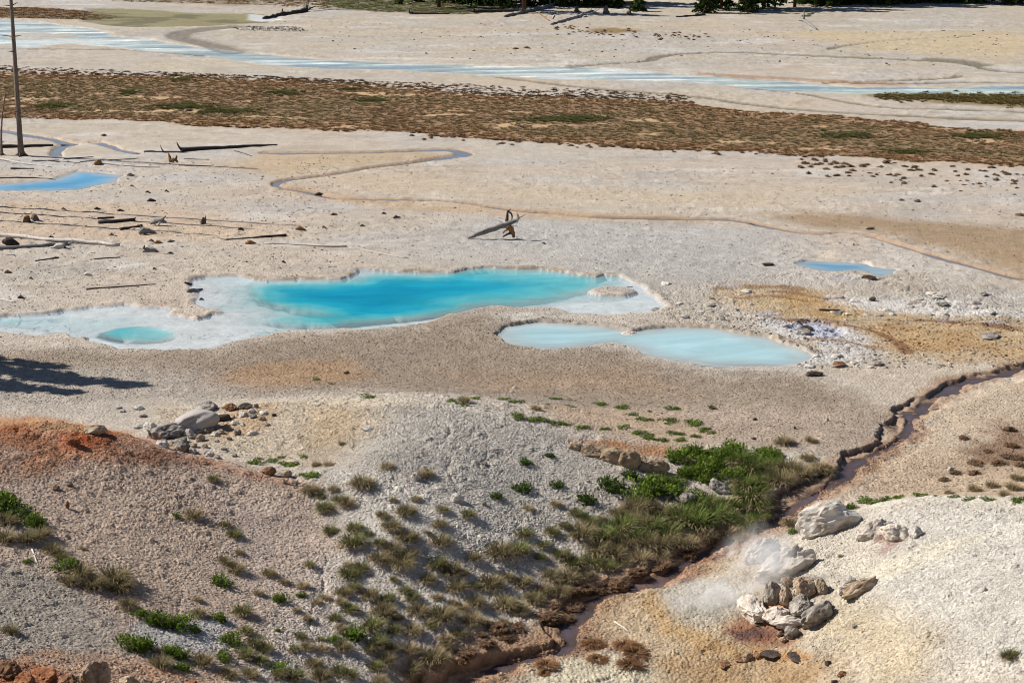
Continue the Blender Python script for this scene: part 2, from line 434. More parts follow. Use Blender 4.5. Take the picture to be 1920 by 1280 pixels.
# rills down the mounds
rill = np.abs(fbm(X * 1.0, Y * 0.55, 1.9, 78, 3))
Z -= 0.05 * hills * sst(0.10, 0.0, rill) * sst(0.0, 0.4, fbm(X, Y, 6, 79))
# pebbly crust
water_in = np.minimum.reduce([sPool, sMilk, sBlue, sLp, sRiv, sPond, (dCr - creek_w), (dCr2 - 0.5), np.where(nearS, dw - wS, 9)])
dry = sst(0.02, 0.5, water_in)
f1, f2, cr = worley(X + fbm(X, Y, 0.3, 61, 2) * 0.05, Y + fbm(X, Y, 0.3, 62, 2) * 0.05, 0.125, 63)
lump = np.clip(1 - (f1 / 0.62) ** 2, 0, 1) * (0.35 + 0.9 * cr)
patch = 0.25 + 0.75 * sst(-0.35, 0.35, fbm(X, Y, 2.4, 64, 4))
g1, g2, gr = worley(X, Y, 0.42, 66)
lump2 = np.clip(1 - (g1 / 0.6) ** 2, 0, 1) * (gr > 0.86)
in_view = (np.abs(TT.ravel()) < R(17.5)) & (rad > 44)
Z += in_view * dry * (lump * (0.042 * hills + 0.016 * sst(100, 84, rad) * (1 - hills)) * patch + lump2 * (0.04 * hills + 0.025 * sst(110, 90, rad)))
Z += in_view * dry * fbm(X, Y, 0.28, 68, 3) * 0.018 * (hills + 0.3 * sst(130, 95, rad))
Z += in_view * dry * sst(88, 115, rad) * (fbm(X, Y, 0.8, 69, 3) * 0.06 + fbm(X, Y, 0.35, 70, 2) * 0.035) * (0.35 + 0.65 * sst(-0.3, 0.3, fbm(X, Y * 2, 7, 77)))
# crusty shelves round the springs on the right
CRUST = BP([(1200, 540), (1330, 530), (1480, 515), (1700, 515), (1900, 545), (1990, 590), (1990, 640), (1700, 600), (1590, 625), (1600, 660), (1560, 690), (1500, 690), (1520, 650), (1440, 620), (1300, 600), (1240, 590)])
sCrust = sd_poly(X, Y, CRUST, 6.0) + fbm(X, Y, 3, 71) * 1.6
crust = sst(0.6, -0.6, sCrust)
c1, c2, cc = worley(X + fbm(X, Y, 0.8, 72) * 0.3, Y * 1.5 + fbm(X, Y, 0.8, 73) * 0.3, 0.85, 74)
plates = sst(0.04, 0.16, c2 - c1) * (0.3 + 0.7 * cc)
Z += in_view * dry * crust * (0.11 * plates - 0.05 + 0.07 * fbm(X, Y, 0.5, 75, 3)) * (0.4 + 0.6 * sst(-0.2, 0.3, fbm(X, Y, 2.2, 76)))

MARSHD = sd_poly(X, Y, MARSH, 8.0) + fbm(X, Y, 5.0, 81) * 1.8

# ------------------------------------------------------------------ colour of the ground itself
C = np.tile(A(198, 186, 170), (len(X), 1))
wet = np.zeros(X.shape)
def mixc(m, c):
    global C
    m = np.clip(m, 0, 1)[:, None]
    C = C * (1 - m) + np.asarray(c)[None, :] * m
NB, NS, NM = fbm(X, Y, 14, 101), fbm(X, Y, 1.1, 103, 5), fbm(X, Y, 4.5, 102)
def paint(poly, c, feather=1.0, strength=1.0, rough=1.0, scale=None, patchy=0.0, seed=0):
    global C
    P_ = BP(poly)
    pad = feather + rough * 2 + 0.5
    lo, hi = P_.min(0) - pad, P_.max(0) + pad
    k = np.nonzero((X > lo[0]) & (X < hi[0]) & (Y > lo[1]) & (Y < hi[1]))[0]
    x, y = X[k], Y[k]
    s = sd_poly(x, y, P_, pad)
    n = NM[k] if scale is None else fbm(x, y, scale, 200 + seed)
    m = sst(feather, -feather, s + (n * 0.7 + NS[k] * 0.5) * rough) * strength
    if patchy:
        m = m * (1 - patchy + patchy * sst(-0.35, 0.35, fbm(x, y, 1.3, 300 + seed, 4) + 0.3 * NM[k]))
    m = np.where(s >= pad, 0, m)[:, None]
    C[k] = C[k] * (1 - m) + np.asarray(c)[None, :] * m
def streak(pts, w, c, strength=1.0, rough=0.6):
    d, _, _ = sd_line(X, Y, smooth_line([B(*p) for p in pts], 2), w * 3 + 2)
    mixc(sst(w, w * 0.3, d + (NS * 0.6 + NM * 0.4) * rough) * strength, c)

mixc(sst(150, 250, rad) * 0.7, A(184, 173, 157))
mixc(sst(0.0, 0.6, NB) * 0.55, A(203, 185, 166))
mixc(sst(0.05, 0.6, -NB) * 0.55, A(190, 184, 175))
mid_ = sst(82, 92, rad)
mixc(sst(0.22, 0.55, fbm(X, Y * 2.0, 5.5, 107, 5)) * 0.55 * mid_, A(218, 211, 202))
mixc(sst(0.18, 0.5, fbm(X, Y * 2.2, 3.6, 108, 5)) * 0.40 * mid_, A(172, 154, 133))
mixc(sst(0.25, 0.5, fbm(X, Y * 2.4, 9.0, 109, 5)) * 0.45 * mid_, A(176, 169, 160))
mixc(sst(0.1, 0.5, fbm(X, Y * 3, 16, 105)) * 0.4 * sst(140, 170, rad), A(198, 180, 148))
mixc(sst(0.15, 0.5, fbm(X, Y * 3.5, 12, 106)) * 0.5 * sst(110, 120, rad), A(192, 190, 187))
paint([(-100, 375), (250, 385), (420, 400), (560, 440), (420, 450), (-100, 460)], A(206, 180, 152), 2.0, 0.7, 1.5)
paint([(560, 320), (900, 330), (1250, 350), (1600, 350), (1500, 390), (1100, 385), (800, 370), (600, 360)], A(206, 186, 158), 4, 0.7, 3, 10)
paint([(640, 286), (800, 284), (830, 292), (760, 302), (650, 316), (540, 330), (420, 310), (500, 290)], A(196, 172, 138), 1.5, 0.8, 1.5)
paint([(520, 345), (700, 375), (1000, 395), (1300, 405), (1300, 415), (1000, 408), (700, 385), (540, 362)], A(200, 172, 138), 1.0, 0.8, 1.0)
paint([(980, 425), (1500, 440), (1520, 480), (1440, 540), (1240, 530), (1000, 500), (760, 480), (760, 440)], A(187, 183, 177), 4, 0.75, 2.0)
paint([(1430, 402), (1500, 399), (1600, 406), (1750, 416), (1990, 430), (1990, 520), (1900, 500), (1750, 462), (1640, 432), (1540, 426)], A(168, 143, 112), 1.6, 0.95, 1.4)
paint([(1750, 455), (1990, 480), (1990, 560), (1900, 525)], A(178, 152, 120), 2, 0.8, 1.0)
paint([(1640, 450), (1700, 470), (1880, 520), (1800, 530), (1650, 500)], A(205, 197, 186), 1.5, 0.7, 1.2)
paint([(-100, 660), (100, 655), (200, 660), (420, 660), (520, 630), (700, 620), (850, 592), (930, 583), (935, 635), (1000, 660), (1150, 655), (1230, 680), (1340, 695), (1480, 695), (1600, 730), (1680, 790), (1600, 850), (1400, 835),
   (1200, 780), (1000, 755), (820, 738), (640, 735), (520, 740), (-100, 735)], A(160, 142, 122), 1.6, 0.9, 1.6)
paint([(-100, 690), (300, 690), (520, 720), (420, 750), (200, 780), (-100, 790)], A(186, 174, 160), 1.5, 0.8, 1.0)
paint([(440, 690), (640, 680), (700, 715), (520, 728), (420, 715)], A(182, 148, 112), 1.2, 0.8, 1.4)
paint([(820, 700), (1200, 690), (1300, 740), (900, 735)], A(176, 146, 116), 1.5, 0.45, 1.6)
paint([(1300, 760), (1640, 770), (1600, 850), (1350, 835), (1100, 800), (950, 765)], A(190, 170, 150), 1.6, 0.8, 1.5)
paint([(1000, 755), (1200, 775), (1350, 815), (1250, 850), (1050, 800)], A(196, 170, 142), 1.0, 0.8, 1.0)
streak([(1290, 688), (1400, 690), (1520, 695), (1600, 715), (1680, 755), (1690, 775)], 0.4, A(196, 186, 174), 0.7, 0.3)
paint([(1510, 690), (1700, 680), (1900, 690), (1700, 770), (1690, 800), (1650, 750), (1560, 705)], A(200, 184, 164), 1.0, 0.85, 1.0)
paint([(1640, 860), (1720, 800), (1760, 750), (1920, 700), (2000, 700), (2000, 930), (1600, 935)], A(200, 176, 148), 1.2, 0.9, 1.2)
paint([(1700, 790), (1920, 720), (1990, 760), (1990, 870), (1750, 840)], A(206, 190, 168), 1.5, 0.6, 1.5, 3, 0.5, 4)
paint([(1860, 790), (1990, 780), (1990, 900), (1840, 890), (1780, 880)], A(130, 95, 68), 0.7, 0.75, 1.4, 1.5, 0.8, 5)

# springs on the right: ochre mats, white crusts
paint([(1330, 538), (1420, 530), (1520, 540), (1600, 552), (1700, 575), (1800, 590), (1990, 610), (1990, 690), (1800, 682), (1700, 672), (1640, 640), (1600, 618), (1500, 598), (1400, 578), (1340, 560)], A(196, 166, 120), 0.8, 0.85, 1.0, 2, 0.35, 6)
paint([(1450, 545), (1560, 555), (1640, 590), (1560, 600), (1470, 580)], A(190, 150, 92), 0.6, 0.75, 0.9, 2, 0.5, 7)
paint([(1620, 600), (1800, 620), (1950, 660), (1800, 670), (1660, 650)], A(186, 146, 96), 0.8, 0.65, 1.0, 2, 0.6, 8)
paint([(1540, 548), (1640, 556), (1800, 562), (1870, 580), (1800, 596), (1640, 584), (1560, 575)], A(226, 220, 212), 0.7, 0.9, 1.0, 1.2, 0.5, 9)
paint([(1430, 604), (1500, 596), (1600, 606), (1620, 640), (1600, 670), (1520, 690), (1500, 650), (1440, 625)], A(224, 219, 213), 0.6, 0.95, 0.8, 1.2, 0.3, 10)
paint([(1480, 505), (1600, 515), (1640, 530), (1500, 535), (1420, 530)], A(206, 196, 184), 0.8, 0.8, 1.0)
paint([(1530, 470), (1570, 468), (1580, 485), (1540, 488)], A(224, 206, 184), 0.5, 0.9, 0.5)
streak([(1480, 600), (1560, 605), (1640, 620), (1690, 645), (1700, 660)], 0.35, A(140, 98, 66), 0.85, 0.35)
streak([(1720, 600), (1800, 605), (1900, 615)], 0.5, A(140, 96, 62), 0.7, 0.6)
streak([(1350, 540), (1430, 535), (1500, 541)], 0.5, A(150, 112, 76), 0.7, 0.5)
streak([(1380, 560), (1440, 552), (1520, 566), (1560, 572)], 0.3, A(146, 100, 60), 0.7, 0.5)
for k, (a_, b_) in enumerate([(1545, 503), (1575, 520), (1370, 536), (1440, 588), (1770, 600), (1860, 605), (1560, 562)]):
    paint([(a_ - 22, b_), (a_, b_ - 3), (a_ + 26, b_ + 1), (a_, b_ + 4)], A(196, 192, 200), 0.2, 0.8, 0.4, 0.8, 0.2, 20 + k)

for k in range(16):
    a_, b_ = 1400 + 460 * rng.random(), 545 + 105 * rng.random()
    if b_ > 540 + (a_ - 1400) * 0.03:
        streak([(a_, b_), (a_ + 35, b_ + rng.uniform(-3, 5)), (a_ + 80, b_ + rng.uniform(0, 14)), (a_ + 120, b_ + rng.uniform(4, 24))], rng.uniform(0.15, 0.4), [A(142, 98, 62), A(206, 178, 132), A(226, 214, 200)][k % 3], 0.65, 0.4)
# grey stain of the plate joints
mixc(crust * sst(0.10, 0.0, c2 - c1) * 0.35, A(120, 108, 96))

# hills in front
paint([(-300, 760), (60, 780), (200, 800), (400, 850), (560, 895), (660, 990), (720, 1100), (640, 1300), (-300, 1300)], A(197, 174, 154), 0.8, 1.0, 0.6)
paint([(360, 900), (560, 920), (640, 1010), (640, 1100), (480, 1120), (420, 1000)], A(204, 184, 168), 1.0, 0.7, 0.8)
paint([(-200, 1040), (60, 1060), (160, 1110), (230, 1180), (220, 1240), (-200, 1230)], A(172, 162, 149), 0.8, 0.85, 0.8)
paint([(-200, 780), (60, 782), (190, 796), (330, 838), (480, 882), (560, 900), (590, 915), (430, 884), (330, 862), (240, 880), (120, 880), (-200, 890)], A(194, 142, 106), 0.7, 0.9, 0.9, 1.6, 0.65, 30)
paint([(-200, 782), (80, 784), (200, 803), (260, 822), (220, 842), (150, 846), (60, 842), (-200, 840)], A(180, 106, 60), 0.5, 0.9, 0.9, 1.2, 0.65, 31)
paint([(-200, 795), (200, 812), (400, 870), (300, 870), (160, 870), (-200, 875)], A(124, 78, 54), 0.5, 0.5, 0.9, 0.7, 1.0, 39)
paint([(-200, 778), (80, 782), (190, 797), (180, 812), (80, 806), (-200, 806)], A(206, 164, 116), 0.35, 0.75, 0.5, 1.0, 0.3, 32)
paint([(100, 812), (150, 812), (190, 840), (150, 858), (100, 850)], A(196, 96, 44), 0.35, 0.8, 0.5, 0.8, 0.5, 33)
paint([(-200, 1215), (80, 1222), (180, 1226), (280, 1238), (420, 1275), (420, 1330), (-200, 1330)], A(200, 150, 110), 0.5, 0.8, 0.7, 0.8, 0.5, 34)
paint([(-200, 1240), (60, 1240), (130, 1262), (110, 1330), (-200, 1330)], A(176, 96, 52), 0.4, 0.85, 0.6, 0.8, 0.4, 35)
paint([(290, 760), (500, 750), (640, 745), (760, 745), (840, 760), (760, 800), (660, 850), (560, 880), (470, 860), (380, 840), (300, 815)], A(208, 191, 166), 0.9, 0.9, 0.8)
paint([(600, 770), (720, 760), (740, 800), (640, 840), (580, 830)], A(214, 186, 146), 0.8, 0.6, 0.8)
paint([(430, 760), (520, 756), (500, 800), (420, 830), (380, 815)], A(196, 158, 112), 0.5, 0.6, 0.6, 1.0, 0.5, 36)
paint([(700, 760), (850, 758), (960, 782), (1080, 818), (1150, 850), (1130, 960), (1060, 1010), (960, 1060), (800, 1100), (660, 1050), (620, 960), (640, 880), (680, 800)], A(199, 191, 179), 2.0, 0.95, 0.7)
paint([(600, 880), (760, 900), (880, 960), (1000, 1000), (900, 1050), (760, 1060), (640, 1000)], A(224, 215, 202), 0.9, 0.8, 1.0)
paint([(620, 1040), (800, 1060), (960, 1060), (1040, 1090), (900, 1200), (760, 1300), (420, 1300), (560, 1150)], A(222, 211, 198), 0.9, 0.75, 1.0)
paint([(250, 1170), (420, 1160), (420, 1210), (330, 1230), (250, 1195)], A(204, 200, 194), 0.4, 0.85, 0.5)
paint([(1060, 825), (1160, 830), (1250, 842), (1300, 860), (1240, 862), (1130, 845)], A(180, 122, 70), 0.3, 0.85, 0.4, 0.8, 0.3, 37)
paint([(1150, 870), (1330, 880), (1400, 930), (1250, 960), (1150, 940)], A(186, 170, 158), 0.8, 0.7, 0.8)
paint([(1480, 1000), (1600, 960), (1640, 940), (1750, 928), (1920, 935), (2400, 930), (2400, 1400), (1560, 1400), (1540, 1280), (1500, 1200), (1560, 1120), (1500, 1060)], A(218, 207, 190), 0.6, 1.0, 0.6)
paint([(1640, 960), (2300, 960), (2300, 1220), (1760, 1200), (1600, 1120), (1680, 1060)], A(224, 218, 207), 1.2, 0.7, 1.0)
paint([(1540, 1130), (1660, 1120), (1740, 1160), (1760, 1260), (1640, 1300), (1540, 1260), (1500, 1190)], A(208, 188, 150), 0.9, 0.65, 0.9, 1.6, 0.3, 38)
paint([(1580, 1070), (1660, 1050), (1760, 1010), (1860, 1000), (1760, 1050), (1660, 1085)], A(236, 226, 204), 0.5, 0.8, 0.4)
paint([(1690, 990), (1710, 1000), (1660, 1040), (1640, 1035)], A(176, 138, 128), 0.3, 0.6, 0.3)
paint([(1650, 1000), (1680, 1003), (1672, 1012), (1640, 1016)], A(124, 62, 46), 0.2, 0.8, 0.3)

# gully floor, hot spring apron
dG = np.where(nearS, dw, 9)
mixc(sst(2.4, 0.6, dG + NS * 0.7) * 0.9 * wfac, A(178, 146, 116))
mixc(sst(1.3, 0.4, dG + NS * 0.5) * 0.7, A(166, 130, 100))
mixc(sst(0.32, 0.12, dG + NS * 0.3) * 0.75, A(120, 92, 78))
mixc(np.where(sideS > 0, sst(0.12, 0.0, np.abs(dG - edgeNW - 0.02)), 0) * 0.75 * (dG < 4), A(92, 64, 46))  # shade of the cut bank face put into the colour as a dark strip
paint([(1100, 1160), (1180, 1110), (1280, 1070), (1360, 1030), (1420, 1020), (1480, 1050), (1440, 1130), (1500, 1190), (1560, 1300), (1000, 1320), (1060, 1240), (1180, 1230)], A(196, 172, 138), 0.6, 0.85, 0.6)
paint([(1240, 1100), (1300, 1075), (1400, 1080), (1420, 1120), (1400, 1160), (1320, 1190), (1260, 1170), (1220, 1130)], A(192, 184, 168), 0.5, 0.75, 0.5)
paint([(1350, 1050), (1440, 1050), (1460, 1090), (1380, 1100)], A(196, 176, 148), 0.5, 0.6, 0.5)
paint([(1220, 1110), (1250, 1130), (1270, 1175), (1330, 1200), (1400, 1225), (1390, 1240), (1300, 1225), (1230, 1190), (1205, 1140)], A(200, 164, 114), 0.3, 0.75, 0.4, 0.8, 0.2, 40)
paint([(1380, 1160), (1450, 1160), (1500, 1180), (1480, 1215), (1400, 1210), (1350, 1190)], A(140, 80, 54), 0.35, 0.85, 0.4, 0.8, 0.2, 41)
paint([(1420, 1140), (1500, 1150), (1510, 1172), (1430, 1172)], A(206, 158, 118), 0.3, 0.8, 0.3)
paint([(1360, 1188), (1420, 1180), (1440, 1195), (1380, 1203)], A(96, 70, 66), 0.2, 0.8, 0.3)
paint([(1320, 1200), (1560, 1205), (1620, 1260), (1560, 1300), (1280, 1300), (1240, 1240)], A(176, 140, 96), 0.5, 0.7, 0.8, 1.0, 0.5, 42)
paint([(1400, 1215), (1500, 1222), (1520, 1238), (1420, 1240)], A(190, 134, 72), 0.2, 0.8, 0.3, 0.6, 0.3, 43)
paint([(1000, 1240), (1180, 1225), (1240, 1260), (1220, 1310), (980, 1310)], A(220, 208, 182), 0.5, 0.85, 0.6)
paint([(1300, 1065), (1360, 1045), (1300, 1085), (1240, 1100)], A(168, 118, 92), 0.3, 0.75, 0.4)
streak([(1190, 1100), (1260, 1075), (1330, 1042), (1390, 1018)], 0.35, A(160, 108, 84), 0.7, 0.3)

# far basin: marsh soil, river bed, drains
marsh = sst(0.8, -0.8, MARSHD)
mixc(marsh, A(156, 124, 92))
mixc(marsh * sst(0.38, 0.62, fbm(X, Y * 2.2, 6, 111) + 0.35 * NS), A(200, 168, 126))
mixc(sst(2.5, 0.3, np.abs(MARSHD)) * 0.35, A(200, 160, 112))
rb = sst(0.2, -0.5, sRiv)
flow = fbm(X * 0.16 + Y * 0.05, Y * 1.2 - X * 0.10, 1.7, 121, 4)
mixc(sst(1.8, 0.4, sRiv) * 0.55, A(198, 172, 142))
mixc(sst(0.9, 0.0, np.abs(sRiv - 0.1)) * 0.7, A(230, 226, 214))
mixc(rb, A(188, 202, 200))
mixc(rb * sst(-0.05, 0.25, flow), A(244, 244, 238))
mixc(rb * sst(0.12, 0.45, -flow) * 0.85, A(140, 160, 176))
mixc(rb * sst(10, 40, X) * 0.5 * sst(-0.3, 0.3, flow), A(186, 214, 190))
pb = sst(0.4, -0.5, sPond)
mixc(pb, A(172, 158, 112))
mixc(pb * sst(0.1, 0.4, fbm(X, Y * 2, 5, 123)), A(120, 108, 76))
paint([(470, 26), (505, 30), (525, 37), (490, 40), (465, 36)], A(250, 250, 250), 0.5, 1.0, 0.5)
paint([(-100, 12), (60, 14), (150, 20), (230, 32), (180, 36), (60, 34), (-100, 30)], A(120, 92, 60), 1.0, 0.9, 2.5, 4, 0.3, 51)
paint([(-200, -10), (200, 2), (480, 10), (600, 6), (620, -20), (-200, -40)], A(130, 104, 66), 2.0, 0.8, 5, 6, 0.5, 52)
paint([(600, 8), (640, 18), (760, 24), (840, 26), (920, 22), (960, 8), (960, -40), (560, -40)], A(82, 86, 50), 1.5, 0.95, 3, 5, 0.25, 53)
paint([(1180, 2), (1280, 8), (1340, 4), (1400, 6), (1700, 2), (1700, -10), (1180, -10)], A(206, 192, 172), 1.5, 0.9, 3)
paint([(1620, 176), (1700, 174), (1920, 176), (2100, 180), (2100, 204), (1920, 202), (1760, 196), (1660, 188)], A(140, 120, 72), 1.0, 0.85, 1.5)
mixc(sst(1.2, 0.5, dDr) * 0.75, A(128, 114, 94))
mixc(sst(1.15, 0.6, dDr) * sst(0, 30, X) * 0.3, A(120, 116, 84))
paint([(1500, 60), (1900, 55), (1990, 75), (1900, 110), (1600, 95)], A(206, 182, 138), 3, 0.6, 4, 12)
paint([(1105, 55), (1150, 53), (1195, 58), (1160, 65), (1110, 62)], A(140, 114, 66), 1.0, 0.9, 1.0)
paint([(1300, 135), (1700, 157), (1700, 162), (1300, 141)], A(166, 124, 92), 0.8, 0.7, 0.8)

# wet edges and beds, painted shade on the far rims
mixc(sst(0.45, 0.1, dCr - creek_w) * 0.75, A(172, 138, 104))
mixc(sst(0.05, -0.05, dCr - creek_w) * 0.85, A(120, 110, 108))
mixc(sst(0.6, 0.1, dCr2 - 0.5) * 0.7, A(184, 154, 120))
mixc(sst(0.05, -0.05, dCr2 - 0.45) * 0.7, A(140, 136, 136))
mixc(sst(0.5, 0.0, dTr - 0.35) * 0.6, A(210, 184, 154))
mixc(sst(0.3, 0.0, sLp) * 0.8, A(206, 190, 172))
shelf = sst(0.06, -0.04, sPool)
mixc(sst(0.35, 0.02, sPool) * 0.55 * (sPool > -0.1), A(206, 196, 190))
far_rim_shade = (sPool > 0) & (sPool < 0.5) & (Y > 106)
mixc(np.where(far_rim_shade, 0.6, 0) * sst(-0.1, 0.3, NS + 0.2), A(150, 132, 100))  # overhang shade under the far crust, painted into the ground colour
mixc(shelf, A(240, 239, 234))
mixc(shelf * sst(0.0, 0.6, NB + NM * 0.6) * 0.6, A(236, 228, 220))
k1, k2, kr = worley(X + fbm(X, Y, 0.9, 131) * 0.5, Y * 0.9 + fbm(X, Y, 0.9, 132) * 0.5, 1.15, 133)
crackzone = np.maximum.reduce([sst(1.0, -0.3, sd_poly(X, Y, BP([(15, 596), (110, 596), (125, 616), (50, 624), (10, 610)]), 3)), sst(1.0, -0.5, sd_poly(X, Y, BP([(370, 596), (480, 582), (620, 604), (480, 622), (360, 628)]), 3)) * 0.9,
                               sst(1.0, -0.5, sd_poly(X, Y, BP([(400, 535), (460, 530), (480, 560), (400, 558)]), 3)) * 0.5])
mixc(shelf * sst(0.8, 0.15, -sPool) * 0.22, A(200, 206, 222))
mixc(shelf * crackzone * sst(0.10, 0.03, k2 - k1) * sst(-0.3, 0.05, fbm(X, Y, 1.6, 134)) * 0.95, A(112, 130, 148))
mixc(shelf * sst(0.3, 0.0, np.abs(sWell - 0.0)) * sst(0.2, -0.6, (X - WELL[:, 0].mean()) / 2.0) * 0.9, A(70, 120, 130))
mixc(sst(0.3, 0.0, sMilk) * 0.85, A(226, 214, 202))
mixc(np.where(farside(sMilk), sst(0.6, 0.25, np.abs(sMilk - 0.35)), 0) * 0.5, A(150, 132, 112))  # darker band paints the shade below this pool's far crust
mixc(sst(0.2, -0.1, sSil) * 0.9, A(200, 202, 214))
mixc(sst(0.1, 0.0, np.abs(sSil + 0.3)) * 0.7, A(90, 86, 86))
wet = np.maximum.reduce([sst(0.05, -0.1, sSil) * 0.9, sst(0.15, -0.05, dDr - 0.9) * 0.5, sst(0.4, 0.1, dCr - creek_w) * 0.3, sst(0.6, 0.2, dG - wS) * 0.45 * nearS])

# grain and tone of crust lumps: pieces differ a little in colour
C *= (1 + 0.10 * NS + 0.07 * fbm(X, Y, 0.35, 141, 3))[:, None]
tone = (cr - 0.5) * 0.30 * hills + (gr - 0.5) * 0.14 * (1 - hills) * sst(140, 100, rad)
C *= (1 + tone * dry)[:, None]
C = np.clip(C, 0.004, 0.85)

# ------------------------------------------------------------------ materials
MATS = {}
def new_mat(name):
    m = bpy.data.materials.new(name)
    m.use_nodes = True
    nt = m.node_tree
    nt.nodes.clear()
    out = nt.nodes.new('ShaderNodeOutputMaterial')
    MATS[name] = m
    return m, nt, out
def N(nt, t, **kw):
    n = nt.nodes.new(t)
    for k, v in kw.items():
        if k in n.inputs:
            n.inputs[k].default_value = v
        else:
            setattr(n, k, v)
    return n
def rgba(c):
    return (float(c[0]), float(c[1]), float(c[2]), 1.0)

m, nt, out = new_mat('ground')
bs = N(nt, 'ShaderNodeBsdfPrincipled')
bs.inputs['Specular IOR Level'].default_value = 0.25
at = N(nt, 'ShaderNodeAttribute', attribute_name='tint')
aw = N(nt, 'ShaderNodeAttribute', attribute_name='wet')
ap = N(nt, 'ShaderNodeAttribute', attribute_name='crust')
geo = N(nt, 'ShaderNodeNewGeometry')
n1 = N(nt, 'ShaderNodeTexNoise', Scale=13.0, Detail=6.0, Roughness=0.7)
n2 = N(nt, 'ShaderNodeTexNoise', Scale=1.3, Detail=5.0, Roughness=0.65)
n3 = N(nt, 'ShaderNodeTexVoronoi', Scale=8.0)
n4 = N(nt, 'ShaderNodeTexNoise', Scale=2.6, Detail=8.0, Roughness=0.8)
nt.links.new(geo.outputs['Position'], n4.inputs['Vector'])
for q in (n1, n2, n3):
    nt.links.new(geo.outputs['Position'], q.inputs['Vector'])
r1 = N(nt, 'ShaderNodeMapRange')
for i_, v_ in zip((1, 2, 3, 4), (0.30, 0.70, 0.66, 1.26)):
    r1.inputs[i_].default_value = v_
r2 = N(nt, 'ShaderNodeMapRange')
for i_, v_ in zip((1, 2, 3, 4), (0.3, 0.7, 0.88, 1.10)):
    r2.inputs[i_].default_value = v_
nt.links.new(n1.outputs[0], r1.inputs[0])
nt.links.new(n2.outputs[0], r2.inputs[0])
mu = N(nt, 'ShaderNodeMath', operation='MULTIPLY')
nt.links.new(r1.outputs[0], mu.inputs[0])
nt.links.new(r2.outputs[0], mu.inputs[1])
vm = N(nt, 'ShaderNodeVectorMath', operation='SCALE')
nt.links.new(at.outputs['Color'], vm.inputs[0])
nt.links.new(mu.outputs[0], vm.inputs['Scale'])
nt.links.new(vm.outputs[0], bs.inputs['Base Color'])
rr_ = N(nt, 'ShaderNodeMapRange')
rr_.inputs[3].default_value = 0.95
rr_.inputs[4].default_value = 0.22
nt.links.new(aw.outputs['Fac'], rr_.inputs[0])
nt.links.new(rr_.outputs[0], bs.inputs['Roughness'])
hs = N(nt, 'ShaderNodeMath', operation='SUBTRACT')
nt.links.new(n1.outputs[0], hs.inputs[0])
nt.links.new(n3.outputs['Distance'], hs.inputs[1])
sp_ = N(nt, 'ShaderNodeMapRange')
for i_, v_ in zip((1, 2, 3, 4), (0.29, 0.44, 0.50, 1.04)):
    sp_.inputs[i_].default_value = v_
nt.links.new(n4.outputs[0], sp_.inputs[0])
mu2 = N(nt, 'ShaderNodeMath', operation='MULTIPLY')
nt.links.new(mu.outputs[0], mu2.inputs[0])
nt.links.new(sp_.outputs[0], mu2.inputs[1])
nt.links.new(mu2.outputs[0], vm.inputs['Scale'])
bstr = N(nt, 'ShaderNodeMath', operation='MULTIPLY')
bstr.inputs[1].default_value = 1.0
nt.links.new(ap.outputs['Fac'], bstr.inputs[0])
bp = N(nt, 'ShaderNodeBump', Distance=0.06)
nt.links.new(bstr.outputs[0], bp.inputs['Strength'])
nt.links.new(hs.outputs[0], bp.inputs['Height'])
nt.links.new(bp.outputs[0], bs.inputs['Normal'])
nt.links.new(bs.outputs[0], out.inputs[0])

# ------------------------------------------------------------------ ground mesh
crust_amt = np.clip(dry * (0.7 + 0.3 * hills + 0.4 * crust) * sst(0.0, 0.3, water_in) * (1 - wet), 0, 1) * sst(330, 60, rad) + 0.04

def grid_mesh(name, nr, nc, wrap):
    i = np.arange(nr - 1)[:, None] * nc
    j = np.arange(nc - 1)[None, :]
    q = np.stack([i + j, i + j + 1, i + nc + j + 1, i + nc + j], -1).reshape(-1, 4)
    return q
quads = grid_mesh('g', NR, NT, False)[:, ::-1]
def raw_mesh(name, co, faces, smooth=True):
    me = bpy.data.meshes.new(name)
    nv, nf, k = len(co), len(faces), faces.shape[1]
    me.vertices.add(nv)
    me.vertices.foreach_set('co', np.ascontiguousarray(co, np.float32).ravel())
    me.loops.add(nf * k)
    me.loops.foreach_set('vertex_index', np.ascontiguousarray(faces, np.int32).ravel())
    me.polygons.add(nf)
    me.polygons.foreach_set('loop_start', np.arange(0, nf * k, k, dtype=np.int32))
    me.polygons.foreach_set('use_smooth', np.full(nf, smooth))
    me.update(calc_edges=True)
    return me
def set_col(me, name, c):
    a = me.attributes.new(name, 'FLOAT_COLOR', 'POINT')
    a.data.foreach_set('color', np.c_[c, np.ones(len(c))].astype(np.float32).ravel())
def set_f(me, name, v):
    a = me.attributes.new(name, 'FLOAT', 'POINT')
    a.data.foreach_set('value', np.ascontiguousarray(v, np.float32))

me = raw_mesh('ground', np.c_[X, Y, Z], quads)
set_col(me, 'tint', C)
set_f(me, 'wet', wet)
set_f(me, 'crust', crust_amt)
me.materials.append(MATS['ground'])
ground = bpy.data.objects.new('ground', me)
COL.objects.link(ground)
ground['kind'] = 'structure'

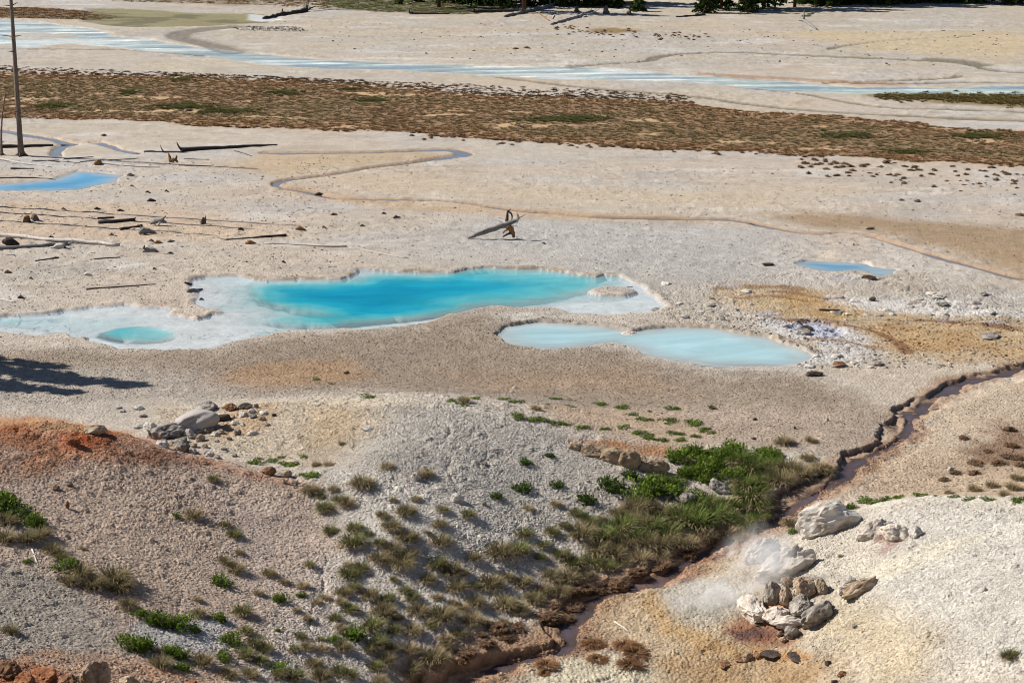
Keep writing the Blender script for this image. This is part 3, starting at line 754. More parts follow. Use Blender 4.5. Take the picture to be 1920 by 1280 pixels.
ZG, CG = Z.reshape(NR, NT), C.reshape(NR, NT, 3)
def grid_at(x, y, G):
    x, y = np.asarray(x, float), np.asarray(y, float)
    fi = np.clip(np.interp(np.hypot(x, y), RS, np.arange(NR)), 0, NR - 1.001)
    fj = np.clip(np.interp(np.arctan2(x, y), THS, np.arange(NT)), 0, NT - 1.001)
    i, j = fi.astype(int), fj.astype(int)
    fi, fj = fi - i, fj - j
    if G.ndim == 3:
        fi, fj = fi[..., None], fj[..., None]
    return (G[i, j] * (1 - fj) + G[i, j + 1] * fj) * (1 - fi) + (G[i + 1, j] * (1 - fj) + G[i + 1, j + 1] * fj) * fi
def gz(x, y):
    return grid_at(x, y, ZG)
def G3(px, py):                              # point of the finished ground on that line of sight
    if py < 640:
        x, y = F(px, py)
        return Vector((x, y, float(gz(x, y))))
    p = march(px, py, gz)
    return Vector((p[0], p[1], float(gz(p[0], p[1]))))
def px_m(p):                                 # metres per photograph pixel at a point
    return math.hypot(p[0], p[1]) / FPX * 1.04

# ------------------------------------------------------------------ water
def water_mat(name, ramp, clear, density, gloss=0.5, rough=0.03, ripple=0.0, tint=(0.97, 0.99, 1.0)):
    """milky spring water: bed shows through where shallow, suspended silica, or sky blue put into the ramp, gives the colour where deep"""
    m, nt, out = new_mat(name)
    dep = N(nt, 'ShaderNodeAttribute', attribute_name='depth')
    rp = N(nt, 'ShaderNodeValToRGB')
    els = rp.color_ramp.elements
    while len(els) < len(ramp):
        els.new(0.5)
    mr = N(nt, 'ShaderNodeMapRange')
    mr.inputs[2].default_value = ramp[-1][0]
    nt.links.new(dep.outputs['Fac'], mr.inputs[0])
    for e, (p, c) in zip(els, ramp):
        e.position = p / ramp[-1][0]
        e.color = rgba(c)
    nt.links.new(mr.outputs[0], rp.inputs[0])
    df = N(nt, 'ShaderNodeBsdfDiffuse')
    geo = N(nt, 'ShaderNodeNewGeometry')
    swirl = N(nt, 'ShaderNodeTexNoise', Scale=0.30, Detail=6.0, Roughness=0.62, Distortion=1.6)
    smp = N(nt, 'ShaderNodeMapping')
    smp.inputs['Scale'].default_value = (0.55, 1.1, 1.0)
    nt.links.new(geo.outputs['Position'], smp.inputs[0])
    nt.links.new(smp.outputs[0], swirl.inputs['Vector'])
    sm = N(nt, 'ShaderNodeMapRange')
    for i_, v_ in zip((1, 2, 3, 4), (0.32, 0.70, 0.85, 1.16)):
        sm.inputs[i_].default_value = v_
    nt.links.new(swirl.outputs[0], sm.inputs[0])
    vs = N(nt, 'ShaderNodeVectorMath', operation='SCALE')
    nt.links.new(rp.outputs[0], vs.inputs[0])
    nt.links.new(sm.outputs[0], vs.inputs['Scale'])
    nt.links.new(vs.outputs[0], df.inputs[0])
    tr = N(nt, 'ShaderNodeBsdfTransparent')
    tr.inputs[0].default_value = rgba(tint)
    ex = N(nt, 'ShaderNodeMath', operation='MULTIPLY')
    ex.inputs[1].default_value = -density
    nt.links.new(dep.outputs['Fac'], ex.inputs[0])
    e2 = N(nt, 'ShaderNodeMath', operation='EXPONENT')
    nt.links.new(ex.outputs[0], e2.inputs[0])
    e3 = N(nt, 'ShaderNodeMath', operation='MULTIPLY')
    e3.inputs[1].default_value = clear
    nt.links.new(e2.outputs[0], e3.inputs[0])
    m1 = N(nt, 'ShaderNodeMixShader')
    nt.links.new(e3.outputs[0], m1.inputs[0])
    nt.links.new(df.outputs[0], m1.inputs[1])
    nt.links.new(tr.outputs[0], m1.inputs[2])
    gl = N(nt, 'ShaderNodeBsdfGlossy', Roughness=rough)
    fr = N(nt, 'ShaderNodeFresnel', IOR=1.33)
    fm = N(nt, 'ShaderNodeMath', operation='MULTIPLY')
    fm.inputs[1].default_value = gloss
    nt.links.new(fr.outputs[0], fm.inputs[0])
    m2 = N(nt, 'ShaderNodeMixShader')
    nt.links.new(fm.outputs[0], m2.inputs[0])
    nt.links.new(m1.outputs[0], m2.inputs[1])
    nt.links.new(gl.outputs[0], m2.inputs[2])
    nt.links.new(m2.outputs[0], out.inputs[0])
    nb = N(nt, 'ShaderNodeTexNoise', Scale=3.0, Detail=3.0)
    nt.links.new(geo.outputs['Position'], nb.inputs['Vector'])
    b = N(nt, 'ShaderNodeBump', Strength=0.25 + ripple, Distance=0.012)
    nt.links.new(nb.outputs[0], b.inputs['Height'])
    nt.links.new(b.outputs[0], gl.inputs['Normal'])
    return m

def water_sheet(name, poly, step, level, depth_fn, mat, out_by=0.6, cut=None):
    x0, y0 = poly.min(0) - out_by - step
    x1, y1 = poly.max(0) + out_by + step
    gx, gy = np.meshgrid(np.arange(x0, x1, step), np.arange(y0, y1, step))
    s = sd_poly(gx.ravel(), gy.ravel(), poly, out_by + 3 * step).reshape(gx.shape)
    keep = (s < out_by)
    nr, nc = gx.shape
    q = grid_mesh('', nr, nc, False)
    kf = keep.ravel()[q].all(1)
    q = q[kf]
    used = np.unique(q)
    remap = -np.ones(nr * nc, int)
    remap[used] = np.arange(len(used))
    co = np.c_[gx.ravel()[used], gy.ravel()[used], np.full(len(used), level)]
    me = raw_mesh(name, co, remap[q])
    set_f(me, 'depth', depth_fn(co[:, 0], co[:, 1], s.ravel()[used]))
    me.materials.append(mat)
    o = bpy.data.objects.new(name, me)
    COL.objects.link(o)
    o['kind'] = 'structure'
    return o
def bed_depth(level):
    return lambda x, y, s: np.clip(level - gz(x, y), 0, 9)

wm = water_mat('turquoise_water', [(0.0, A(226, 236, 240)), (0.12, A(194, 226, 232)), (0.35, A(140, 210, 212)), (0.7, A(86, 190, 200)), (1.5, A(32, 162, 186)), (2.8, A(6, 144, 176))], 0.96, 2.0, 0.20, 0.07, 0.5)
water_sheet('turquoise_pool', POOL, 0.22, WATER_Z, bed_depth(WATER_Z), wm)
wm = water_mat('milky_water', [(0.0, A(214, 226, 226)), (0.25, A(186, 214, 218)), (0.6, A(176, 211, 217))], 0.6, 5.0, 0.25, 0.05)
water_sheet('milky_pool', MILK, 0.3, WATER_Z, bed_depth(WATER_Z), wm)
wm = water_mat('blue_water', [(0.0, A(180, 196, 205)), (0.3, A(120, 168, 196)), (0.5, A(108, 160, 192))], 0.5, 7.0, 0.25, 0.05)
water_sheet('blue_pool', BLUE, 0.3, WATER_Z, bed_depth(WATER_Z), wm)
wm = water_mat('painted_sky_water', [(0.0, A(196, 210, 220)), (0.2, A(136, 182, 210)), (0.45, A(98, 162, 200))], 0.6, 7.0, 0.25, 0.05)  # blue of the reflected sky is put into this ramp
water_sheet('sky_blue_pool', LPOOL, 0.3, WATER_Z, bed_depth(WATER_Z), wm)
wm = water_mat('river_water', [(0.0, A(230, 234, 228)), (0.1, A(206, 216, 212)), (0.3, A(170, 192, 194))], 0.95, 2.5, 0.16, 0.15, 0.5)
water_sheet('river', RIVER, 0.7, WATER_Z + 0.005, bed_depth(WATER_Z + 0.005), wm, 1.0)
wm = water_mat('pond_water', [(0.0, A(184, 168, 120)), (0.1, A(172, 160, 112)), (0.3, A(146, 138, 98))], 0.9, 3.0, 0.12, 0.10, 0.3)
water_sheet('shallow_pond', POND, 0.7, WATER_Z + 0.005, bed_depth(WATER_Z + 0.005), wm, 1.0)

def ribbon(name, line, w, mat, zs=None, level=None, seed=0):
    n = len(line)
    t = np.gradient(line[:, :2], axis=0)
    t /= np.linalg.norm(t, axis=1)[:, None] + 1e-9
    nr = np.c_[-t[:, 1], t[:, 0]]
    co, k = [], 5
    for i in range(n):
        for j in range(k):
            f = (j / (k - 1) - 0.5) * 2 * w
            z = level if zs is None else zs[i]
            co.append((line[i, 0] + nr[i, 0] * f, line[i, 1] + nr[i, 1] * f, z))
    co = np.array(co)
    me = raw_mesh(name, co, grid_mesh('', n, k, False)[:, ::-1])
    set_f(me, 'depth', np.clip(co[:, 2] - gz(co[:, 0], co[:, 1]), 0, 5))
    me.materials.append(mat)
    o = bpy.data.objects.new(name, me)
    COL.objects.link(o)
    o['kind'] = 'structure'
    return o
wm = water_mat('creek_water', [(0.0, A(190, 190, 196)), (0.1, A(170, 178, 194)), (0.3, A(150, 164, 190))], 0.7, 6.0, 0.8, 0.06, 0.3)
ribbon('creek_water', CREEK, 0.75, wm, level=-0.115)
ribbon('creek_water', CREEK2, 1.0, wm, level=-0.10)
for q in TRICK:
    ribbon('runnel_water', q, 0.9, wm, level=-0.095)
wm = water_mat('stream_water', [(0.0, A(140, 120, 112)), (0.1, A(120, 108, 114)), (0.3, A(108, 102, 120))], 0.8, 5.0, 0.7, 0.10, 1.2, (0.85, 0.8, 0.78))
ribbon('stream_water', STREAM, 0.66, wm, zs=STREAM[:, 2] - 0.045)

# ------------------------------------------------------------------ tagging, copying, scattering
ORD = ['first', 'second', 'third', 'fourth', 'fifth', 'sixth', 'seventh', 'eighth', 'ninth', 'tenth', 'eleventh', 'twelfth', 'thirteenth', 'fourteenth', 'fifteenth', 'sixteenth', 'seventeenth', 'eighteenth', 'nineteenth', 'twentieth']
ORD += [t + '-' + u for t in ('twenty', 'thirty', 'forty', 'fifty') for u in ORD[:9]]
def tag(o, label=None, cat=None, group=None, kind=None):
    for k, v in (('label', label), ('category', cat), ('group', group), ('kind', kind)):
        if v:
            o[k] = v
    return o
def obj(name, me, parent=None, loc=None, rot=None, scl=None):
    o = bpy.data.objects.new(name, me)
    COL.objects.link(o)
    if parent is not None:
        o.parent = parent
    if loc is not None:
        o.location = loc
    if rot is not None:
        o.rotation_euler = rot
    if scl is not None:
        o.scale = scl if hasattr(scl, '__len__') else (scl,) * 3
    return o

def scatter(name, pts, scl, rot, col, variants, var, label=None):
    """stuff: one object whose geometry nodes set small pieces on points"""
    me = bpy.data.meshes.new(name)
    n = len(pts)
    me.vertices.add(n)
    me.vertices.foreach_set('co', np.ascontiguousarray(pts, np.float32).ravel())
    for nm, arr in (('scl', scl), ('rot', rot)):
        a = me.attributes.new(nm, 'FLOAT_VECTOR', 'POINT')
        a.data.foreach_set('vector', np.ascontiguousarray(arr, np.float32).ravel())
    set_col(me, 'own', col)
    a = me.attributes.new('var', 'INT', 'POINT')
    a.data.foreach_set('value', np.ascontiguousarray(var, np.int32))
    c = bpy.data.collections.new(name + '_pieces')
    for k, v in enumerate(variants):
        c.objects.link(bpy.data.objects.new('%s_piece_%02d' % (name, k), v))
    ng = bpy.data.node_groups.new(name, 'GeometryNodeTree')
    ng.interface.new_socket('Geometry', in_out='INPUT', socket_type='NodeSocketGeometry')
    ng.interface.new_socket('Geometry', in_out='OUTPUT', socket_type='NodeSocketGeometry')
    gi, go = ng.nodes.new('NodeGroupInput'), ng.nodes.new('NodeGroupOutput')
    ci = ng.nodes.new('GeometryNodeCollectionInfo')
    ci.inputs['Collection'].default_value = c
    ci.inputs['Separate Children'].default_value = True
    ci.inputs['Reset Children'].default_value = True
    ip = ng.nodes.new('GeometryNodeInstanceOnPoints')
    ip.inputs['Pick Instance'].default_value = True
    def na(nm, t):
        q = ng.nodes.new('GeometryNodeInputNamedAttribute')
        q.data_type = t
        q.inputs['Name'].default_value = nm
        return [s for s in q.outputs if s.enabled and s.name == 'Attribute'][0]
    e2r = ng.nodes.new('FunctionNodeEulerToRotation')
    lk = ng.links.new
    lk(gi.outputs[0], ip.inputs['Points'])
    lk(ci.outputs[0], ip.inputs['Instance'])
    lk(na('var', 'INT'), ip.inputs['Instance Index'])
    lk(na('rot', 'FLOAT_VECTOR'), e2r.inputs[0])
    lk(e2r.outputs[0], ip.inputs['Rotation'])
    lk(na('scl', 'FLOAT_VECTOR'), ip.inputs['Scale'])
    lk(ip.outputs[0], go.inputs[0])
    o = obj(name, me)
    o.modifiers.new('scatter', 'NODES').node_group = ng
    o['kind'] = 'stuff'
    if label:
        o['label'] = label
    return o

# ------------------------------------------------------------------ materials of the things
def surf_mat(name, c1, c2, scale=6.0, bump=0.3, dist=0.03, rough=0.9, inst=False, stretch=None, detail=6.0, lo=0.35, hi=0.65):
    m, nt, out = new_mat(name)
    bs = N(nt, 'ShaderNodeBsdfPrincipled', Roughness=rough)
    bs.inputs['Specular IOR Level'].default_value = 0.2
    tc = N(nt, 'ShaderNodeTexCoord')
    src = tc.outputs['Object']
    if stretch:
        mp = N(nt, 'ShaderNodeMapping')
        mp.inputs['Scale'].default_value = stretch
        nt.links.new(src, mp.inputs[0])
        src = mp.outputs[0]
    n1 = N(nt, 'ShaderNodeTexNoise', Scale=scale, Detail=detail, Roughness=0.65)
    nt.links.new(src, n1.inputs['Vector'])
    mr = N(nt, 'ShaderNodeMapRange')
    mr.inputs[1].default_value, mr.inputs[2].default_value = lo, hi
    nt.links.new(n1.outputs[0], mr.inputs[0])
    mx = N(nt, 'ShaderNodeMix', data_type='RGBA')
    nt.links.new(mr.outputs[0], mx.inputs[0])
    mx.inputs[6].default_value, mx.inputs[7].default_value = rgba(c1), rgba(c2)
    col = mx.outputs[2]
    if inst:
        at = N(nt, 'ShaderNodeAttribute', attribute_name='own', attribute_type='INSTANCER')
        mm = N(nt, 'ShaderNodeMix', data_type='RGBA', blend_type='MULTIPLY')
        mm.inputs[0].default_value = 1.0
        nt.links.new(col, mm.inputs[6])
        nt.links.new(at.outputs['Color'], mm.inputs[7])
        col = mm.outputs[2]
    else:
        oi = N(nt, 'ShaderNodeObjectInfo')
        r = N(nt, 'ShaderNodeMapRange')
        r.inputs[3].default_value, r.inputs[4].default_value = 0.82, 1.15
        nt.links.new(oi.outputs['Random'], r.inputs[0])
        vs = N(nt, 'ShaderNodeVectorMath', operation='SCALE')
        nt.links.new(col, vs.inputs[0])
        nt.links.new(r.outputs[0], vs.inputs['Scale'])
        col = vs.outputs[0]
    nt.links.new(col, bs.inputs['Base Color'])
    if bump:
        n2 = N(nt, 'ShaderNodeTexNoise', Scale=scale * 3.0, Detail=8.0, Roughness=0.75)
        nt.links.new(src, n2.inputs['Vector'])
        b = N(nt, 'ShaderNodeBump', Strength=bump, Distance=dist)
        nt.links.new(n2.outputs[0], b.inputs['Height'])
        nt.links.new(b.outputs[0], bs.inputs['Normal'])
    nt.links.new(bs.outputs[0], out.inputs[0])
    return m

def leaf_mat(name, base, tip, var=0.35, trans=0.3, inst=False):
    """blades and leaves: colour runs from foot to tip, each blade a little different"""
    m, nt, out = new_mat(name)
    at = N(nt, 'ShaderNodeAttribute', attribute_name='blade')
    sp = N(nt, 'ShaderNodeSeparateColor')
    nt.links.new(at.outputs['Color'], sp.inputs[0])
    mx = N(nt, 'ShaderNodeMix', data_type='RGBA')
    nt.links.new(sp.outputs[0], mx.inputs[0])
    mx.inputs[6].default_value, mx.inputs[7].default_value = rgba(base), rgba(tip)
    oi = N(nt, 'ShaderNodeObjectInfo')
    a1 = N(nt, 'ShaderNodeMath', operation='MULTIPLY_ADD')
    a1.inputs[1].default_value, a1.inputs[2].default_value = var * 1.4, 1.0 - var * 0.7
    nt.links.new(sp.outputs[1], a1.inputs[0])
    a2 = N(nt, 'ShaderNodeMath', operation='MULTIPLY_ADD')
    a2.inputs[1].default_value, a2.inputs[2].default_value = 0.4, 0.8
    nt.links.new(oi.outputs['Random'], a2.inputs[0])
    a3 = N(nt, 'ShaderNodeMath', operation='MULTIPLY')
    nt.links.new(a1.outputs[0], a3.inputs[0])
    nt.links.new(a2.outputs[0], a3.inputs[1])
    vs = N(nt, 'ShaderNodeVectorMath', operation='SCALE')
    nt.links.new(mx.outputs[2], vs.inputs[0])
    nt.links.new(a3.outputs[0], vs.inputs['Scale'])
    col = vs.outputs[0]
    if inst:
        ia = N(nt, 'ShaderNodeAttribute', attribute_name='own', attribute_type='INSTANCER')
        mm = N(nt, 'ShaderNodeMix', data_type='RGBA', blend_type='MULTIPLY')
        mm.inputs[0].default_value = 1.0
        nt.links.new(col, mm.inputs[6])
        nt.links.new(ia.outputs['Color'], mm.inputs[7])
        col = mm.outputs[2]
    df, tl = N(nt, 'ShaderNodeBsdfDiffuse'), N(nt, 'ShaderNodeBsdfTranslucent')
    nt.links.new(col, df.inputs[0])
    nt.links.new(col, tl.inputs[0])
    ms = N(nt, 'ShaderNodeMixShader')
    ms.inputs[0].default_value = trans
    nt.links.new(df.outputs[0], ms.inputs[1])
    nt.links.new(tl.outputs[0], ms.inputs[2])
    nt.links.new(ms.outputs[0], out.inputs[0])
    return m

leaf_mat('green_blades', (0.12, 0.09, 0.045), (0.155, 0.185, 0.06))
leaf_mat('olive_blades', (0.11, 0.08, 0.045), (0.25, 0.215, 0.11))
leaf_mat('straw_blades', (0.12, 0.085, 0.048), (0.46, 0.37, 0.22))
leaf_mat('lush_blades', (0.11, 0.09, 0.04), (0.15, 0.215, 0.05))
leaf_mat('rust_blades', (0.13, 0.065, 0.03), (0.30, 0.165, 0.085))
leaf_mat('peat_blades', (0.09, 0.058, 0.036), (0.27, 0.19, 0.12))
leaf_mat('shrub_leaves', (0.065, 0.095, 0.018), (0.17, 0.245, 0.036), 0.5)
leaf_mat('dark_leaves', (0.035, 0.06, 0.014), (0.085, 0.135, 0.026), 0.5)
leaf_mat('pine_needles', (0.02, 0.035, 0.010), (0.07, 0.10, 0.025), 0.5, 0.15)
leaf_mat('marsh_blades', (0.10, 0.06, 0.032), (0.24, 0.155, 0.085), 0.5, 0.25, True)
surf_mat('stone', (0.86, 0.86, 0.86), (1.08, 1.08, 1.08), 5, 0.3, 0.1, inst=True)
surf_mat('white_rock', A(158, 138, 116), A(240, 233, 222), 2.6, 0.7, 0.10, lo=0.3, hi=0.55)
surf_mat('grey_rock', A(112, 102, 92), A(206, 196, 184), 3.0, 0.7, 0.10)
surf_mat('cream_rock', A(184, 160, 136), A(240, 228, 212), 2.8, 0.7, 0.10, lo=0.25, hi=0.5)
surf_mat('mud_rock', A(176, 166, 158), A(206, 198, 190), 2.0, 0.12, 0.03, rough=0.55)
surf_mat('tan_rock', A(166, 136, 108), A(232, 212, 184), 3.0, 0.7, 0.10)
surf_mat('brown_rock', A(96, 66, 48), A(176, 134, 98), 3.5, 0.5, 0.06)
surf_mat('orange_rock', A(128, 74, 44), A(186, 132, 90), 4.0, 0.5, 0.06)
surf_mat('dark_rock', A(50, 42, 38), A(112, 96, 84), 3.5, 0.5, 0.06)
surf_mat('ledge_rock', A(124, 106, 86), A(206, 180, 148), 2.6, 0.7, 0.10)
surf_mat('grey_wood', A(96, 90, 88), A(188, 182, 176), 3.0, 0.5, 0.03, stretch=(9, 9, 1.2))
surf_mat('white_wood', A(196, 184, 170), A(244, 238, 230), 2.5, 0.4, 0.03, stretch=(9, 9, 1.2))
surf_mat('dark_wood', A(38, 32, 29), A(104, 90, 80), 3.0, 0.5, 0.03, stretch=(9, 9, 1.2))
surf_mat('brown_wood', A(96, 64, 40), A(196, 150, 100), 3.0, 0.5, 0.03, stretch=(9, 9, 1.2))
surf_mat('snag_wood', A(92, 78, 68), A(156, 138, 122), 3.0, 0.6, 0.04, stretch=(8, 8, 0.8))
surf_mat('pine_bark', A(66, 48, 38), A(140, 102, 74), 3.0, 0.7, 0.05, stretch=(6, 6, 1))
M = MATS

# ------------------------------------------------------------------ plant, stone and wood meshes
class Soup:
    def __init__(s):
        s.v, s.f, s.c = [], [], []
    def strip(s, pts, widths, side, tint):
        """a bent blade: pts along it, half widths, a side vector; tint = per-blade random 0..1"""
        b = len(s.v)
        n = len(pts)
        for k, (p, w) in enumerate(zip(pts, widths)):
            h = k / (n - 1)
            s.v += [tuple(p - side * w), tuple(p + side * w)]
            s.c += [(h, tint, 0), (h, tint, 0)]
        for k in range(n - 1):
            q = b + 2 * k
            s.f.append((q, q + 1, q + 3, q + 2))
    def quad(s, p, a, b_, c):
        i = len(s.v)
        s.v += [tuple(p - a - b_), tuple(p + a - b_ * 0.4), tuple(p + a * 0.2 + b_), tuple(p - a * 0.9 + b_ * 0.6)]
        s.c += [c] * 4
        s.f.append((i, i + 1, i + 2, i + 3))
    def mesh(s, name, mat, smooth=False):
        me = bpy.data.meshes.new(name)
        me.from_pydata(s.v, [], s.f)
        a = me.attributes.new('blade', 'FLOAT_COLOR', 'POINT')
        a.data.foreach_set('color', np.c_[np.array(s.c), np.ones(len(s.c))].astype(np.float32).ravel())
        me.materials.append(mat)
        if smooth:
            me.polygons.foreach_set('use_smooth', [True] * len(me.polygons))
        return me

def blades(rnd, n, r0, ln, lean0, lean1, w, droop, zoff=0.0, mat=None, name='blades'):
    """a clump about 1 m across before scaling"""
    s = Soup()
    for _ in range(n):
        a = rnd.uniform(0, 2 * math.pi)
        rr = r0 * math.sqrt(rnd.random())
        p = Vector((math.cos(a) * rr, math.sin(a) * rr, zoff - 0.04))
        a2 = a + rnd.gauss(0, 0.5)
        out = Vector((math.cos(a2), math.sin(a2), 0))
        lean = rnd.uniform(lean0, lean1) * (0.35 + 0.65 * rr / r0)
        le = ln * rnd.uniform(0.6, 1.15)
        d = (out * math.sin(lean) + Vector((0, 0, math.cos(lean))))
        pts = [p]
        for k in range(3):
            d = (d + Vector((0, 0, -droop * (0.4 + 0.5 * k))) + out * droop * 0.5).normalized()
            pts.append(pts[-1] + d * le / 3)
            if pts[-1].z < -0.1:
                pts[-1].z = -0.1
        side = out.cross(Vector((0, 0, 1))).normalized()
        side = (side + out * rnd.uniform(-0.8, 0.8)).normalized()
        s.strip(pts, [w, w * 0.9, w * 0.7, w * 0.12], side, rnd.random())
    return s.mesh(name, mat)

def leafy(rnd, n, size, mat, name, h=0.5):
    s = Soup()
    lobes = [(Vector((rnd.uniform(-.3, .3), rnd.uniform(-.3, .3), rnd.uniform(0.02, 0.14))), rnd.uniform(0.2, 0.36)) for _ in range(7)]
    for _ in range(n):
        c, r = rnd.choice(lobes)
        d = Vector((rnd.gauss(0, 1), rnd.gauss(0, 1), rnd.gauss(0.35, 0.8))).normalized()
        p = c + d * r * (0.55 + 0.5 * rnd.random())
        p.z = max(p.z * 2 * h, 0.0)
        up = (d + Vector((rnd.uniform(-.6, .6), rnd.uniform(-.6, .6), 0.7))).normalized()
        a = up.orthogonal().normalized()
        a.rotate(Matrix.Rotation(rnd.uniform(0, 6.28), 3, up))
        b = up.cross(a)
        k = size * rnd.uniform(0.6, 1.25)
        ln_ = (b * 0.6 + up * 0.8) * k
        s.quad(p, a * k * 0.45, ln_, (min(1, max(0, p.z / h)), rnd.random(), 0))
    return s.mesh(name, mat)

def twigs(rnd, n, mat, name):
    bm_v, bm_f = [], []
    for _ in range(n):
        a = rnd.uniform(0, 6.28)
        p = Vector((0, 0, -0.05))
        q = Vector((math.cos(a) * rnd.uniform(.15, .4), math.sin(a) * rnd.uniform(.15, .4), rnd.uniform(.08, .3)))
        tube(bm_v, bm_f, [p, (p + q) * .5 + Vector((0, 0, .06)), q], [.022, .016, .006], 5, rnd, 0)
    return pymesh(name, bm_v, bm_f, mat, True)

def tube(V, Fc, path, radii, sides, rnd, rough=0.12, cap=True):
    """an uneven tapering limb appended to vertex and face lists"""
    b = len(V)
    n = len(path)
    ph = [rnd.uniform(0, 6.28) for _ in range(4)]
    for i in range(n):
        t = (path[min(i + 1, n - 1)] - path[max(i - 1, 0)]).normalized()
        x = t.orthogonal().normalized() if i == 0 else (x - t * x.dot(t)).normalized()
        y = t.cross(x)
        for k in range(sides):
            a = 2 * math.pi * k / sides
            r = radii[i] * (1 + rough * (math.sin(2 * a + ph[0] + i * .4) + 0.6 * math.sin(3 * a + ph[1]) + rnd.uniform(-.7, .7)))
            V.append(tuple(path[i] + x * math.cos(a) * r + y * math.sin(a) * r))
    for i in range(n - 1):
        for k in range(sides):
            Fc.append((b + i * sides + k, b + i * sides + (k + 1) % sides, b + (i + 1) * sides + (k + 1) % sides, b + (i + 1) * sides + k))
    if cap:
        Fc.append(tuple(b + k for k in range(sides))[::-1])
        Fc.append(tuple(b + (n - 1) * sides + k for k in range(sides)))

def pymesh(name, V, Fc, mat, smooth=False):
    me = bpy.data.meshes.new(name)
    me.from_pydata([tuple(v) for v in V], [], Fc)
    me.materials.append(mat)
    if smooth:
        me.polygons.foreach_set('use_smooth', [True] * len(me.polygons))
    return me

def rock_mesh(name, seed, mat, sub=3, jag=0.30, cuts=7, size=(1, 1, 0.7), smooth=False, fine=0.10):
    """an angular boulder about 1 m across: a ball cut by planes, then roughened"""
    rnd = random.Random(seed)
    bm = bmesh.new()
    bmesh.ops.create_icosphere(bm, subdivisions=sub, radius=0.5)
    pl = []
    for _ in range(cuts):
        d = Vector((rnd.gauss(0, 1), rnd.gauss(0, 1), rnd.gauss(0, .8))).normalized()
        pl.append((d, rnd.uniform(0.28, 0.44)))
    off = [Vector((rnd.uniform(-9, 9),) * 3) for _ in range(2)]
    from mathutils import noise
    for v in bm.verts:
        p = v.co.copy()
        for d, h in pl:
            e = p.dot(d) - h
            if e > 0:
                p -= d * e * 0.85
        q = p * 2.3 + off[0]
        crease = 1 - abs(noise.noise(p * 3.1 + off[1])) * 2
        p *= 1 + jag * noise.noise(q) - fine * 1.2 * max(0, crease - 0.72) * 2 + fine * noise.noise(p * 7 + off[1]) + fine * 0.6 * noise.noise(p * 15 + off[1]) + fine * 0.35 * noise.noise(p * 31 + off[0])
        v.co = Vector((p.x * size[0], p.y * size[1], p.z * size[2]))
    me = bpy.data.meshes.new(name)
    bm.to_mesh(me)
    bm.free()
    me.materials.append(mat)
    if smooth:
        me.polygons.foreach_set('use_smooth', [True] * len(me.polygons))
    return me

# ------------------------------------------------------------------ loose stones over the ground (stuff)
sm = M['stone']
chips = [rock_mesh('chip', 900 + k, sm, 1, 0.35, 4, (1, 0.8, 0.6)) for k in range(6)]
def drop(n, poly, size, sz_pow, tint, clear=0.15, sink=0.2, mask=None):
    """random standing places inside an outline (photograph columns and rows on the ground)"""
    P_ = BP(poly)
    lo, hi = P_.min(0), P_.max(0)
    out = []
    k = 0
    while k < n:
        x, y = rng.uniform(lo[0], hi[0], 4 * n), rng.uniform(lo[1], hi[1], 4 * n)
        ok = sd_poly(x, y, P_, 1.0) < 0
        if mask is not None:
            ok &= mask(x, y)
        w = grid_at(x, y, WATERG)
        ok &= w > clear
        out.append(np.c_[x, y][ok])
        k += ok.sum()
        if len(out) > 30:
            break
    p = np.vstack(out)[:n]
    s = size[0] + (size[1] - size[0]) * rng.random(len(p)) ** sz_pow
    c = grid_at(p[:, 0], p[:, 1], CG) * (tint[0] + (tint[1] - tint[0]) * rng.random(len(p)))[:, None]
    z = gz(p[:, 0], p[:, 1]) - s * sink * 0.5
    return np.c_[p, z], s, c
WATERG = water_in.reshape(NR, NT)
def stones(name, parts, label):
    P_ = np.vstack([q[0] for q in parts])
    s = np.concatenate([q[1] for q in parts])
    c = np.vstack([q[2] for q in parts])
    n = len(P_)
    scl = s[:, None] * rng.uniform(0.7, 1.3, (n, 3))
    rot = np.c_[rng.uniform(-.5, .5, n), rng.uniform(-.5, .5, n), rng.uniform(0, 6.28, n)]
    return scatter(name, P_, scl, rot, c, chips, rng.integers(0, len(chips), n), label)

drift = lambda x, y: rng.random(len(x)) < 0.38 + 0.62 * sst(-0.25, 0.3, fbm(x, y, 2.3, 161, 4))
HILL_L = [(-120, 792), (100, 794), (200, 806), (380, 862), (560, 906), (640, 1000), (660, 1100), (620, 1300), (-120, 1300)]
HILL_C = [(540, 800), (700, 762), (850, 768), (1000, 802), (1150, 850), (1140, 960), (1080, 1010), (980, 1060), (800, 1110), (660, 1060), (600, 960), (600, 880)]
HILL_CL = [(620, 1040), (960, 1040), (1060, 1090), (960, 1160), (850, 1240), (760, 1300), (420, 1300)]
HILL_R = [(1500, 1000), (1620, 955), (1720, 940), (2020, 946), (2020, 1300), (1560, 1300), (1520, 1210), (1580, 1120)]
GUL = [(290, 765), (520, 752), (700, 760), (600, 880), (470, 860), (330, 825)]
stones('crust_crumbs', [
    drop(60000, HILL_L, (0.04, 0.15), 2.3, (0.75, 1.25), mask=drift),
    drop(60000, HILL_C, (0.04, 0.14), 2.2, (0.78, 1.2), mask=drift),
    drop(11000, HILL_CL, (0.03, 0.12), 2.8, (0.85, 1.15)),
    drop(60000, HILL_R, (0.04, 0.15), 2.3, (0.78, 1.12), mask=drift),
    drop(110, HILL_L, (0.10, 0.30), 3.0, (0.7, 1.15)), drop(90, HILL_C, (0.10, 0.26), 3.0, (0.75, 1.1)), drop(160, HILL_R, (0.10, 0.32), 3.0, (0.7, 1.1)), drop(160, HILL_CL, (0.08, 0.24), 3.0, (0.7, 1.1)),
    drop(9000, GUL, (0.04, 0.16), 2.4, (0.75, 1.2)),
], 'pale crumbly lumps of sinter crust lying all over the foreground mounds')
